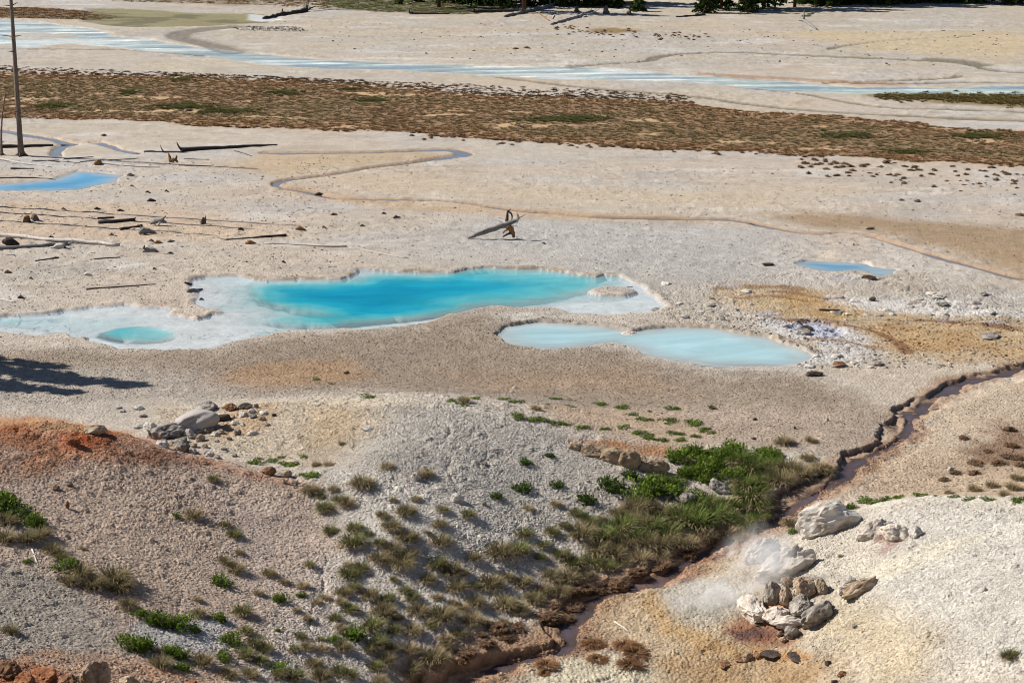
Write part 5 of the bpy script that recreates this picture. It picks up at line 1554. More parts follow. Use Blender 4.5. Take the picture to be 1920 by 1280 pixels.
# orange hill
rock(174, 810, 46, 20, 'tan', 'tan crust slab on the crest of the orange hill', 'boulder', 'boulder', 30, sink=0.35)
rock(138, 832, 26, 18, 'orange', 'bright orange rock below the crest of the hill')
rock(127, 953, 9, 15, 'brown', 'small red brown stone standing alone on the hill', sink=0.1)
rock(105, 918, 16, 9, 'brown', 'brown clod on the upper part of the hill')
rock(131, 911, 12, 8, 'brown', 'smaller brown clod beside another on the hill')
rock(186, 1284, 62, 62, 'tan', 'pale upright boulder at the bottom edge of the orange ledge', 'boulder', 'boulder', turn=0.4, sink=0.2)
rock(14, 1268, 60, 34, 'brown', 'brown boulder at the bottom left corner', 'boulder', 'boulder')
rock(80, 1275, 56, 30, 'orange', 'orange brown boulder in the ledge at the bottom', 'boulder', 'boulder')
rock(130, 1290, 50, 34, 'brown', 'dark brown boulder between orange and pale ones at the bottom', 'boulder', 'boulder')
rock(45, 1288, 50, 34, 'orange', 'rusty boulder below the brown corner boulder', 'boulder', 'boulder')
rock(245, 1284, 40, 24, 'tan', 'tan boulder right of the pale upright one', 'boulder', 'boulder')
rock(360, 1285, 24, 14, 'orange', 'small orange rock at the bottom edge')
# mud spring heap in the dip
rock(362, 806, 96, 48, 'mud', 'big smooth grey mud dome in the dip behind the hill', 'boulder', 'boulder', 70, 0.3, -0.3, sink=0.30, pick=0)
rock(312, 818, 72, 40, 'grey', 'cracked grey rock left of the big mud dome', 'boulder', 'boulder', 50, 0.6, -0.2, sink=0.35, pick=1)
rock(384, 768, 46, 20, 'grey', 'pale domed rock behind the mud dome', 'boulder', 'boulder', sink=0.3)
rock(282, 804, 30, 20, 'white', 'white rock at the left end of the mud heap', 'boulder', 'boulder', sink=0.3)
rock(304, 836, 32, 16, 'white', 'pale rock at the foot of the mud heap', 'boulder', 'boulder', sink=0.3)
rock(342, 846, 34, 26, 'grey', 'striped grey white boulder at the front of the stone heap', 'boulder', 'boulder')
rock(415, 788, 46, 14, 'dark', 'long dark grey slab right of the mud dome', 'boulder', 'boulder', 20, 0.3, sink=0.3)
rock(381, 797, 26, 14, 'brown', 'dark brown rock wedged against the mud dome')
rock(431, 768, 30, 15, 'brown', 'brown rock behind the dark slab')
heap = [(354, 815, 21, 16, 'white'), (371, 811, 19, 13, 'grey'), (361, 822, 21, 14, 'grey'), (375, 826, 20, 15, 'tan'), (342, 828, 20, 13, 'grey'), (390, 809, 26, 14, 'grey'), (403, 816, 16, 9, 'white'), (414, 812, 16, 9, 'tan'), (445, 814, 16, 12, 'grey'), (474, 814, 20, 9, 'white'),
        (457, 780, 20, 11, 'white'), (472, 773, 16, 10, 'white'), (481, 764, 11, 10, 'grey'), (494, 776, 20, 8, 'white'), (474, 782, 18, 8, 'grey'), (491, 787, 14, 9, 'tan'), (441, 795, 18, 9, 'white'), (460, 765, 26, 10, 'dark'), (269, 781, 14, 7, 'grey'), (259, 801, 22, 8, 'white'),
        (260, 766, 24, 9, 'white'), (513, 780, 11, 6, 'dark'), (365, 838, 14, 9, 'tan'), (362, 848, 16, 10, 'white'), (394, 854, 18, 9, 'white'), (331, 818, 14, 12, 'tan'), (420, 844, 14, 8, 'grey'), (406, 859, 16, 8, 'grey'), (323, 834, 18, 8, 'tan'), (386, 850, 11, 6, 'white'),
        (425, 800, 13, 7, 'tan'), (436, 783, 12, 7, 'tan'), (406, 828, 12, 7, 'white'), (430, 824, 12, 7, 'grey'), (455, 798, 12, 7, 'white'), (384, 838, 13, 8, 'tan'), (230, 772, 14, 6, 'white'), (222, 765, 14, 6, 'white'), (440, 855, 12, 7, 'grey'), (502, 798, 12, 6, 'tan')]
hb = {}
for q in heap:
    hb.setdefault(q[4], []).append(q)
CW = {'white': 'white', 'grey': 'grey', 'tan': 'tan', 'dark': 'dark'}
for kd, items in hb.items():
    for q, lab in ordered_labels(items, CW[kd] + ' stone', 'in the heap beside the mud dome'):
        rock(q[0], q[1], q[2], q[3], kd, lab, group='stones heaped beside the mud dome')
# flat
for q in ((650, 700, 12, 5, 'dark', 'dark flat stone on the gravel flat below the turquoise pool'), (965, 728, 9, 5, 'white', 'upper of two small white stones near the green mats'), (960, 735, 8, 4, 'white', 'lower of two small white stones near the green mats'),
          (1525, 703, 34, 8, 'dark', 'dark hollowed rock below the right end of the milky pool'), (1572, 686, 30, 10, 'brown', 'brown crust rock right of the milky pool'), (1646, 684, 24, 8, 'grey', 'grey crust rock right of the milky pool'), (1414, 823, 7, 4, 'dark', 'small black stone on the smooth brown flat'),
          (1415, 787, 10, 5, 'dark', 'little dark stick pile on the smooth brown flat'), (1490, 803, 7, 5, 'dark', 'dark speck of stone in the middle of the brown flat'), (1550, 788, 8, 6, 'white', 'single white stone on the smooth brown flat'), (1782, 883, 13, 12, 'white', 'white and black stone right of the stream among peaty clumps'),
          (1628, 522, 28, 7, 'dark', 'dark slab just below the small blue pool'), (1440, 497, 22, 6, 'dark', 'dark crust rock left of the small blue pool'), (1505, 622, 36, 14, 'grey', 'grey crust block at the rim of the silvery hollow'), (1512, 612, 26, 8, 'dark', 'dark crust in the silvery hollow'),
          (1855, 632, 40, 8, 'grey', 'flat grey rock at the right edge of the ochre mats'), (1178, 622, 38, 8, 'white', 'white crust spit jutting into the milky pool from its far shore'), (1636, 563, 12, 8, 'dark', 'dark stone among the white plates'), (1250, 532, 24, 5, 'white', 'white crust slab above the right end of the turquoise pool'), (595, 762, 8, 5, 'white', 'white pebble on the crest')):
    rock(*q)
# crust plates of the springs on the right, each a loose slab
pz = []
for _ in range(64):
    u = rnd.random()
    a_, b_ = (rnd.uniform(1540, 1860), rnd.uniform(552, 592)) if u < .55 else (rnd.uniform(1440, 1640), rnd.uniform(655, 690)) if u < .75 else (rnd.uniform(1210, 1440), rnd.uniform(545, 600))
    pz.append((a_, b_, rnd.uniform(9, 24), 0, rnd.choice(['white', 'white', 'grey'])))
for kd in ('white', 'grey'):
    for where, test in (('on broken crust by the ochre mats', lambda q: q[0] > 1530 and q[1] < 600), ('by the milky pool end', lambda q: q[1] >= 640), ('on the crust between the two pools', lambda q: q[0] < 1445 and q[1] < 640)):
        for q, lab in ordered_labels([q for q in pz if q[4] == kd and test(q)], kd + ' slab', where):
            rock(q[0], q[1], q[2], q[2] * 0.28, kd, lab, 'crust_plate', 'rock', group='loose slabs ' + where, sink=0.3)

# ------------------------------------------------------------------ dead wood
def wood(name, label, cat, base, limbs, mat, group=None):
    """base: photograph column and row where it stands. limbs: (part name, [(column, row, metres behind)], [radii m], material or None); the heights above the
    ground follow from the rows. One limb makes one mesh; several become parts of one thing."""
    p0 = G3(*base)
    s = px_m(p0)
    meshes = []
    for pn, pts, rad_, lm in limbs:
        path = [Vector(((x - base[0]) * s, d, (base[1] - y) * s * 1.02 + d * 0.0)) for x, y, d in pts]
        path = densify(path, 3 if len(path) > 2 else 6, 0.25 * max(rad_))
        rr2 = list(np.interp(np.linspace(0, 1, len(path)), np.linspace(0, 1, len(rad_)), rad_))
        V, Fc = [], []
        tube(V, Fc, path, rr2, 8, rnd, 0.14)
        meshes.append((pn, pymesh(pn, V, Fc, M[lm or mat], True)))
    if len(meshes) == 1:
        o = obj(name, meshes[0][1], None, p0)
    else:
        o = obj(name, None, None, p0)
        for pn, me_ in meshes:
            obj(pn, me_, o)
    return tag(o, label, cat, group)
def densify(path, k, j):
    out = []
    for a, b in zip(path[:-1], path[1:]):
        for q in range(k):
            p = a.lerp(b, q / k)
            if out:
                p = p + Vector((rnd.uniform(-j, j), rnd.uniform(-j, j), rnd.uniform(-j, j))) * 0.6
            out.append(p)
    out.append(path[-1])
    return out
def lying(name, label, a, b, r0, r1, mat, extra=(), cat='log', up=0.6, group=None):
    """a trunk lying on the ground from one place to another, with its own roots or branches"""
    A3, B3 = G3(*a), G3(*b)
    A3.z += r0 * up
    B3.z += r1 * up
    V, Fc = [], []
    n = max(5, int((B3 - A3).length / 0.5))
    path = []
    for i in range(n + 1):
        p = A3.lerp(B3, i / n)
        if 0 < i < n:
            p.z = max(p.z, float(gz(p.x, p.y)) + 0.3 * r1) + rnd.uniform(-.3, .3) * r1
            p.y += rnd.uniform(-.5, .5) * r0 + 0.12 * math.sin(i * 0.7) * (n > 8)
        path.append(p - A3)
    tube(V, Fc, path, list(np.linspace(r0, r1, n + 1)), 9, rnd, 0.13)
    me_ = pymesh('trunk', V, Fc, M[mat], True)
    if not extra:
        o = obj(name, me_, None, A3)
    else:
        o = obj(name, None, None, A3)
        obj('trunk', me_, o)
        for pn, t, d, ln, r in extra:
            p = (B3 - A3) * t
            d = Vector(d).normalized()
            e = Vector((rnd.uniform(-.3, .3), rnd.uniform(-.3, .3), rnd.uniform(-.1, .3)))
            V, Fc = [], []
            tube(V, Fc, [p, p + d * ln * .35, p + (d + e * .5).normalized() * ln * .7, p + (d + e).normalized() * ln], [r, r * .8, r * .55, r * .2], 7, rnd, 0.15)
            obj(pn, pymesh(pn, V, Fc, M[mat], True), o)
    return tag(o, label, cat, group)

wood('driftwood', 'weathered driftwood trunk propped on its roots in the middle of the flat', 'driftwood', (940, 448), [
    ('trunk', [(878, 447, 0), (893, 441, 0), (916, 432.5, 0), (935, 426, 0), (949, 421, 0), (960, 417, 0), (968, 415, 0)], [.06, .13, .15, .16, .17, .14, .10], None),
    ('root', [(966, 417, 0), (971, 411, .05), (970.5, 406, .1), (968, 402, .1)], [.11, .09, .06, .03], 'white_wood'),
    ('root', [(950, 421, .05), (950.5, 410, .15), (952, 399, .2), (957, 394, .2)], [.12, .09, .07, .02], 'dark_wood'),
    ('root', [(952, 399, .2), (958, 402, .15), (960, 408, .1), (959, 414, .05)], [.05, .05, .045, .03], 'dark_wood'),
    ('root', [(950, 421, .05), (943, 418, .2), (934, 416, .3)], [.14, .10, .02], 'white_wood'),
    ('root', [(953, 423, -.05), (958, 430, -.1), (961, 437, -.1), (963, 444, -.12)], [.20, .15, .12, .09], 'brown_wood'),
    ('root', [(955, 430, .1), (947, 434, .2), (943, 440, .25)], [.10, .06, .04], 'brown_wood'),
    ('root', [(959, 436, -.1), (950, 439, -.2), (943, 443, -.25)], [.08, .05, .03], 'dark_wood'),
    ('root', [(970, 411, .1), (977, 409, .2), (984, 405.5, .3)], [.04, .025, .01], 'grey_wood')], 'grey_wood')

up1, up2 = (0.2, 0.3, 1), (-0.3, -0.1, 1)
lying('fallen_log', 'long dark log on the flat right of the standing dead trunk', (340, 284), (520, 273), .20, .06, 'dark_wood', (('root', 0.0, (-.6, 0, .8), .7, .10), ('root', 0.01, (-.4, -.6, .3), .6, .08), ('branch', .55, (.3, .2, 1), .25, .03)))
lying('fallen_log', 'short crooked dark branch left of the long dark log', (270, 285), (345, 286), .09, .07, 'dark_wood', (('branch', .5, (-.7, 0, 1), .6, .05), ('branch', .9, (.6, -.4, .4), .5, .03)))
lying('fallen_log', 'dark log lying behind the foot of the standing dead trunk', (-60, 281), (100, 274), .22, .08, 'dark_wood')
lying('fallen_log', 'bare white pole lying in front of the standing dead trunk', (-90, 287), (96, 314), .07, .04, 'white_wood')
lying('branch', 'pale crooked branch on the debris strip above the blue pool', (180, 308), (300, 314), .10, .03, 'white_wood', (('branch', .1, (-.4, 0, .9), .4, .05), ('branch', .4, (.5, 0, .6), .6, .02)), 'branch')
wood('root_stump', 'tan root knot at the head of the pale crooked branch', 'stump', (185, 309), [('stump', [(178, 308, 0), (184, 304, 0), (190, 309, 0)], [.12, .2, .1], None), ('root', [(186, 305, 0), (189, 299, .1)], [.08, .03], 'grey_wood')], 'brown_wood')
wood('root_stump', 'two horned rust brown root stump on the debris strip', 'stump', (324, 304), [('stump', [(318, 303, 0), (325, 300, 0), (333, 304, 0)], [.10, .16, .08], None), ('root', [(320, 301, 0), (318, 294, .1), (317, 287, .1)], [.13, .09, .02], None),
     ('root', [(329, 301, 0), (331, 295, 0), (332, 291, 0)], [.11, .07, .03], None), ('root', [(328, 303, -.2), (338, 306, -.3), (348, 307, -.3)], [.07, .05, .02], 'white_wood')], 'brown_wood')
for k, q in enumerate(((120, 298, 175, 294, .05), (150, 303, 215, 299, .06), (90, 301, 150, 305, .05), (215, 300, 260, 296, .04), (330, 309, 400, 311, .05), (20, 316, 64, 317, .08), (60, 318, 66, 312, .06), (430, 284, 470, 293, .05), (340, 297, 392, 299, .05), (255, 305, 310, 308, .04))):
    pass
ds = [(120, 299, 175, 295, .05), (150, 304, 215, 300, .06), (90, 302, 150, 306, .05), (215, 301, 260, 297, .04), (335, 310, 400, 312, .05), (20, 317, 64, 317, .08), (440, 284, 472, 293, .05), (345, 298, 392, 300, .05), (255, 306, 310, 309, .04), (60, 303, 110, 300, .05)]
for q, lab in ordered_labels([(q[0], q[1], 40, q) for q in ds], 'dark stick', 'in the debris strip above the blue pool'):
    q = q[3]
    lying('stick', lab.replace('medium ', 'thin '), q[:2], q[2:4], q[4], q[4] * .5, rnd.choice(['dark_wood', 'grey_wood']), (), 'stick', group='sticks in the debris strip')
lying('fallen_log', 'long white trunk lying across the left edge of the flat', (-120, 434), (225, 462), .15, .09, 'white_wood', tuple(('branch', t, (.1, -.2, 1), .14, .025) for t in (.4, .5, .62, .75, .88)))
lying('fallen_log', 'grey trunk crossing under the long white trunk', (-80, 472), (128, 459), .16, .11, 'grey_wood', (('branch', .7, (0, 0, 1), .2, .03), ('root', 1.0, (.8, -.2, .4), .4, .09)))
wood('wood_chunk', 'dark grey splintered chunk on the grey trunk', 'stump', (18, 461), [('chunk', [(4, 455, .2), (14, 453, .2), (34, 459, .2)], [.10, .26, .06], None), ('splinter', [(10, 452, .2), (12, 446, .2)], [.1, .02], None)], 'dark_wood')
wood('wood_chunk', 'pale wedge of wood beside the white trunk', 'stump', (112, 464), [('chunk', [(92, 464, -.2), (108, 460, -.2), (122, 460, -.2)], [.03, .13, .17], None), ('splinter', [(120, 460, -.2), (126, 464, -.2)], [.1, .03], 'dark_wood')], 'white_wood')
lying('fallen_log', 'thick charred log among the shadow lines', (185, 419), (253, 413), .14, .11, 'dark_wood', (('branch', .95, (.6, 0, .5), .3, .05),))
lying('fallen_log', 'thin charred log just above the thick charred log', (183, 410), (214, 408), .08, .05, 'dark_wood')
lying('fallen_log', 'dark log with a pale broken end near the grey root', (225, 430), (266, 424), .09, .10, 'dark_wood')
wood('driftwood', 'grey root with a tapering tail below the dark log', 'driftwood', (270, 439), [('trunk', [(262, 437, 0), (268, 432, 0), (280, 433, 0), (293, 437, 0)], [.10, .22, .14, .03], None), ('root', [(264, 436, -.1), (265, 441, -.2)], [.10, .05], 'grey_wood'), ('root', [(264, 433, 0), (265, 424, .1)], [.09, .03], None)], 'grey_wood')
wood('driftwood', 'twisted grey driftwood with raised horns beside the shadow lines', 'driftwood', (302, 423), [('trunk', [(283, 420, 0), (293, 415, 0), (305, 414, 0), (312, 418, 0)], [.06, .16, .14, .05], None), ('root', [(300, 416, 0), (306, 411, .1), (311, 406, .1)], [.10, .07, .02], None), ('root', [(302, 415, -.1), (298, 420, -.2), (296, 424, -.2)], [.08, .06, .04], 'white_wood')], 'grey_wood')
wood('stump', 'small upright stump standing alone on the flat', 'stump', (381, 420), [('trunk', [(379, 420, 0), (380, 413, 0), (382, 408, 0)], [.14, .10, .05], None), ('splinter', [(384, 419, 0), (385, 411, 0), (385.5, 405, 0)], [.08, .06, .02], None), ('root', [(380, 419, 0), (374, 416, .1)], [.07, .03], None)], 'snag_wood')
wood('stump', 'tan broken stump on the flat, left of a dark one', 'stump', (50, 415), [('trunk', [(49, 415, 0), (50, 408, 0), (53, 404, 0)], [.24, .22, .10], None), ('root', [(53, 412, 0), (58, 414, -.1)], [.12, .05], 'dark_wood')], 'brown_wood')
wood('stump', 'dark broken stump right of the tan stump', 'stump', (67, 414), [('trunk', [(65, 414, 0), (66, 407, 0), (68, 403, 0)], [.22, .20, .10], None), ('root', [(69, 411, 0), (75, 415, -.1)], [.12, .05], None)], 'snag_wood')
lying('fallen_log', 'thin dark log with a forked foot on the open flat', (425, 450), (537, 442), .05, .09, 'dark_wood', (('branch', .02, (-1, -.5, .1), .6, .03),))
lying('stick', 'long pale stick half buried on the open flat', (495, 457), (650, 464), .04, .05, 'white_wood', (), 'stick')
lying('stick', 'pale stick continuing the long one towards the pool', (655, 465), (765, 484), .03, .03, 'white_wood', (), 'stick')
wood('driftwood', 'splintered grey driftwood lump above the left shelf of the pool', 'driftwood', (282, 472), [('trunk', [(268, 468, 0), (278, 467, 0), (290, 468.5, 0), (296, 471, 0)], [.07, .11, .10, .05], None), ('splinter', [(270, 466, 0), (272, 460, 0)], [.08, .02], 'dark_wood'), ('root', [(272, 468, -.1), (268, 473, -.1)], [.07, .04], 'white_wood')], 'grey_wood')
lump = [(470, 457, 20, 'brown_wood'), (564, 431, 20, 'brown_wood'), (297, 455, 16, 'brown_wood'), (321, 454, 14, 'grey_wood'), (285, 453, 10, 'dark_wood'), (320, 476, 10, 'dark_wood'), (226, 396, 12, 'dark_wood'), (284, 378, 16, 'dark_wood'), (278, 362, 10, 'dark_wood'), (183, 394, 12, 'dark_wood'), (120, 394, 9, 'dark_wood'),
        (248, 350, 9, 'grey_wood'), (245, 330, 14, 'grey_wood'), (313, 360, 9, 'dark_wood'), (626, 404, 12, 'brown_wood'), (744, 411, 14, 'dark_wood'), (680, 425, 10, 'dark_wood'), (452, 431, 12, 'dark_wood'), (608, 428, 9, 'dark_wood'), (165, 515, 14, 'white_wood'), (59, 523, 9, 'dark_wood'), (15, 511, 14, 'brown_wood'), (532, 493, 8, 'dark_wood'),
        (290, 506, 7, 'dark_wood'), (210, 441, 9, 'dark_wood'), (96, 445, 9, 'dark_wood'), (40, 559, 14, 'dark_wood'), (600, 363, 20, 'dark_wood'), (1020, 458, 8, 'dark_wood'), (378, 559, 9, 'dark_wood'), (720, 402, 9, 'dark_wood')]
for mt in ('brown_wood', 'grey_wood', 'dark_wood', 'white_wood'):
    wn_ = mt.split('_')[0]
    for q, lab in ordered_labels([q for q in lump if q[3] == mt], wn_ + ' wood scrap', 'on the flat beyond the turquoise pool'):
        b = rnd.uniform(.3, .9)
        w2 = q[2] / 2
        r_ = q[2] * 0.0046
        wood('wood_scrap', lab, 'wood scrap', (q[0], q[1]), [('wood', [(q[0] - w2, q[1] - 1, 0), (q[0] - w2 * .2, q[1] - 3, 0), (q[0] + w2, q[1] - 0.5, rnd.uniform(-.2, .2))], [r_ * .5, r_ * 1.5, r_ * .4], None)], mt, 'wood scraps on the flat')
lying('stick', 'long thin dark stick above the left shelf of the pool', (162, 543), (292, 533), .05, .03, 'dark_wood', (), 'stick')
lying('stick', 'short dark stick above the left edge of the shelf', (66, 489), (110, 484), .04, .06, 'dark_wood', (), 'stick')
lying('stick', 'twisted dark twig on the flat below the driftwood lump', (175, 486), (225, 483), .03, .04, 'dark_wood', (), 'stick')
lying('stick', 'white stick near the left edge above the shelf', (-10, 560), (30, 567), .05, .03, 'white_wood', (), 'stick')
lying('stick', 'pale splinter at the left edge below the grey trunk', (-10, 476), (28, 478), .04, .03, 'white_wood', (), 'stick')
lying('fallen_log', 'dark log lying in the far end of the left blue pool', (-80, 334), (104, 335), .10, .05, 'dark_wood', (('branch', .4, (.2, 0, 1), .2, .03),))
lying('stick', 'grey root crossing the neck of the pool shelf', (352, 549), (379, 539), .10, .05, 'grey_wood', (('branch', .3, (-.6, .3, .3), .4, .03),), 'stick')
lying('stick', 'black stick in the shallows at the top of the shelf', (346, 532), (360, 531), .07, .05, 'dark_wood', (), 'stick')
lying('stick', 'dark twig on the shallow right end of the turquoise pool', (1146, 530), (1186, 534), .03, .03, 'dark_wood', (), 'stick')
lying('stick', 'dark flat driftwood piece near the creek on the right', (1536, 582), (1575, 583), .05, .05, 'dark_wood', (), 'stick')
lying('stick', 'thin stick on gravel beside the stream', (1153, 1166), (1180, 1185), .03, .02, 'white_wood', (), 'stick')
lying('stick', 'bare white twig beside the shrubs on the orange hill', (60, 1030), (72, 1062), .025, .015, 'white_wood', (), 'stick')
# along the foot of the far trees
lying('fallen_log', 'dark log with upturned roots beside the far pond', (494, 35), (575, 22), .18, .30, 'dark_wood', (('root', 1.0, (.3, 0, 1), 1.3, .12), ('root', 1.0, (1, -.2, .4), 1.2, .1), ('root', 1.0, (-.2, .3, 1), .9, .1), ('branch', 1.05, (1, -.3, -.05), 2.2, .05)))
wood('stump', 'slim broken stump behind the dark log by the far pond', 'stump', (529, 26), [('trunk', [(528, 27, 0), (529, 23, 0), (530, 17, 0)], [.2, .15, .08], None), ('root', [(528, 26, 0), (524, 27, 0)], [.1, .05], None)], 'brown_wood')
lying('fallen_log', 'dark log with a knobbly root end below the far trees', (890, 24), (985, 22), .28, .12, 'dark_wood', (('root', 0, (-.3, 0, 1), .8, .15), ('root', 0, (-1, -.3, .1), 1.2, .1)))
lying('fallen_log', 'big grey tree trunk fallen in front of the brown pine trunk', (946, 33), (1036, 13), .16, .30, 'grey_wood', (('root', .95, (-.1, 0, 1), 1.1, .12), ('root', 1, (.7, .2, .8), .9, .1), ('branch', .6, (.6, -.3, .6), .8, .06)))
lying('fallen_log', 'second big trunk fallen towards the river', (1033, 47), (1112, 25), .14, .28, 'grey_wood', (('branch', .75, (1, 0, .2), 2.4, .08), ('branch', .9, (.6, -.4, .9), .9, .07)))
lying('fallen_log', 'white forked branch beside the second fallen trunk', (1094, 33), (1118, 24), .10, .08, 'white_wood', (('branch', .2, (.9, -.5, .1), 1.3, .06), ('branch', .7, (.6, 0, .9), .8, .05)), 'branch')
lying('fallen_log', 'pale slender trunk lying between two stumps', (1035, 15), (1084, 18), .10, .07, 'white_wood')
lying('branch', 'tan broken branch between the two fallen trunks', (1009, 25), (1030, 40), .10, .06, 'brown_wood', (('branch', .6, (.7, 0, .5), .7, .04),), 'branch')
lying('branch', 'white twiggy branch between the two fallen trunks', (1036, 36), (1042, 22), .08, .05, 'white_wood', (('branch', .4, (1, 0, .5), .8, .04), ('branch', .7, (-.8, 0, .6), .7, .04)), 'branch')
lying('fallen_log', 'dark straight log left of the far trunks', (768, 27), (842, 27), .18, .10, 'dark_wood', (('root', 0, (-.2, 0, 1), .6, .12),))
lying('fallen_log', 'low dark log on the right below the far trees', (1268, 33), (1322, 29), .12, .12, 'dark_wood', (('branch', .9, (.4, 0, 1), 1.1, .08),))
lying('branch', 'white crooked branch against the far pine shadow', (1303, 28), (1330, 16), .09, .07, 'white_wood', (('branch', .5, (.2, 0, 1), 1.0, .05), ('branch', .8, (.9, 0, -.2), 1.2, .05)), 'branch')
lying('branch', 'tangle of white twigs by the far left trunk', (876, 13), (920, 10), .09, .06, 'white_wood', (('branch', .4, (.2, 0, .8), .8, .04), ('branch', .8, (.6, -.2, -.1), .9, .04)), 'branch')
lying('branch', 'white branch leaning in the far meadow grass', (762, 10), (782, 3), .09, .06, 'white_wood', (('branch', .7, (-.5, 0, 1), .8, .04),), 'branch')
lying('fallen_log', 'white fallen snag with a dark raised root on the right flat', (1531, 56), (1508, 41), .10, .22, 'grey_wood', (('root', 1, (-.15, 0, 1), 1.3, .12), ('root', 1, (-1, -.4, -.1), .9, .08)))
for (a_, b_, h_, lab) in ((1081, 22, 10, 'grey broken stump left of a dark one below the far trees'), (1136, 26, 14, 'dark slim stump behind the fallen trunks'), (1180, 29, 9, 'short tan stump right of the dark slim stump')):
    wood('stump', lab, 'stump', (a_, b_), [('trunk', [(a_, b_, 0), (a_, b_ - h_ * .5, 0), (a_ + 1, b_ - h_, 0)], [.42, .28, .16], None), ('root', [(a_, b_ - 1, 0), (a_ + 9, b_ + 1, -.2)], [.2, .06], None), ('root', [(a_, b_ - 1, 0), (a_ - 6, b_ + .5, -.2)], [.2, .05], None)], 'snag_wood')

# ------------------------------------------------------------------ standing dead trees
def snag(name, label, x, y, H, r0, r1, lean=(0, 0), stubs=9, bend=0.0, roots=4, mat='snag_wood'):
    z = float(gz(x, y))
    o = obj(name, None, None, (x, y, z))
    tag(o, label, 'dead tree')
    n = 14
    path = [Vector((lean[0] * H * (i / n) + bend * math.sin(3.0 * i / n), lean[1] * H * (i / n), -0.1 + (H + .1) * i / n)) for i in range(n + 1)]
    rad_ = [r0 * (1.45 if i == 0 else 1.12 if i == 1 else 1.0) * (1 - i / n) + r1 * (i / n) for i in range(n + 1)]
    V, Fc = [], []
    tube(V, Fc, path, rad_, 12, rnd, 0.06)
    obj('trunk', pymesh('trunk', V, Fc, M[mat], True), o)
    for k in range(roots):
        a = k * 6.28 / roots + rnd.uniform(-.4, .4)
        d = Vector((math.cos(a), math.sin(a), 0))
        V, Fc = [], []
        tube(V, Fc, [Vector((0, 0, r0 * 2.0)) + d * r0 * .5, d * r0 * 1.5 + Vector((0, 0, r0 * .7)), d * r0 * 3.2 + Vector((0, 0, -.02))], [r0 * .55, r0 * .42, r0 * .12], 7, rnd, 0.12)
        obj('root', pymesh('root', V, Fc, M[mat], True), o)
    for k in range(stubs):
        t = rnd.uniform(.25, .98)
        a = rnd.uniform(0, 6.28)
        p = path[int(t * n)]
        d = Vector((math.cos(a), math.sin(a), rnd.uniform(-.1, .5))).normalized()
        ln_ = rnd.uniform(.12, .4) * (1 + 2 * t * (H > 12))
        V, Fc = [], []
        tube(V, Fc, [p, p + d * (rad_[int(t * n)] + ln_ * .5), p + d * (rad_[int(t * n)] + ln_)], [.05, .035, .012], 5, rnd, 0.1)
        obj('branch', pymesh('branch', V, Fc, M[mat], True), o)
    return o
p = G3(40, 292)
snag('dead_tree', 'tall bare grey dead trunk standing at the left of the flat', p.x, p.y, 15.5, .185, .11, (-0.002, 0), 14)
p = G3(3, 291)
snag('dead_tree', 'thin leaning dead sapling rising from a brown stump', p.x, p.y, 4.6, .10, .03, (0.135, 0), 3, -0.16, 4, 'snag_wood')
sd_ = Vector((-TO_SUN.x, -TO_SUN.y, 0)).normalized()
for k, (tip, lw) in enumerate((((557, 423), 24.5), ((480, 429), 22.5), ((400, 440), 22.0))):
    q = F(*tip)
    snag('dead_tree', 'bare dead trunk %s beyond the left edge casting a thin shadow line' % ('farthest', 'between two others', 'closest')[k], q[0] - sd_.x * lw, q[1] - sd_.y * lw, lw * math.tan(SUN_EL), .15, .09, (0, 0), 6)

# ------------------------------------------------------------------ living pines: trunk, dead lower branches and a crown of needle sprays
def pine_meshes(seed, H, low, spread, full=1.0):
    r = random.Random(seed)
    V, Fc = [], []
    tube(V, Fc, [Vector((0, 0, -.2)), Vector((.05, 0, H * .3)), Vector((0, .06, H * .65)), Vector((0, 0, H))], [H * .020, H * .015, H * .009, .02], 9, r, 0.06)
    tr = pymesh('trunk', V, Fc, M['pine_bark'], True)
    V, Fc = [], []
    s = Soup()
    z = low
    while z < H * .98:
        f = (z - low) / (H - low)
        ln_ = spread * (1 - f) ** 0.75 * r.uniform(.75, 1.15) + .25
        for q in range(r.choice((4, 5, 5, 6))):
            a = r.uniform(0, 6.28)
            d = Vector((math.cos(a), math.sin(a), 0))
            e = Vector((0, 0, z)) + d * ln_ + Vector((0, 0, ln_ * r.uniform(-.35, .12)))
            m_ = Vector((0, 0, z)) + d * ln_ * .5 + Vector((0, 0, ln_ * .02))
            tube(V, Fc, [Vector((0, 0, z)), m_, e], [.035, .022, .008], 4, r, 0, False)
            for g in range(int((12 + ln_ * 13) * full)):
                t = r.uniform(.25, 1.05)
                p = (Vector((0, 0, z)).lerp(m_, t * 2) if t < .5 else m_.lerp(e, t * 2 - 1)) + Vector((r.gauss(0, .13), r.gauss(0, .13), r.gauss(0, .10)))
                aa = Vector((r.gauss(0, 1), r.gauss(0, 1), r.gauss(0, .5))).normalized()
                bb = aa.orthogonal().normalized()
                k = r.uniform(.15, .30)
                s.quad(p, aa * k, bb * k * .55, (f * .3 + t * .6, r.random(), 0))
        z += r.uniform(.30, .5)
    return tr, pymesh('branch', V, Fc, M['pine_bark']), s.mesh('crown', M['pine_needles'])
PINES = [pine_meshes(31, 11, .45, 2.3), pine_meshes(32, 13, .8, 2.6), pine_meshes(33, 9, .2, 2.1), pine_meshes(34, 12, 2.2, 2.1), pine_meshes(35, 3.2, .15, 1.3), pine_meshes(36, 12, 2.0, 1.05, 0.5)]
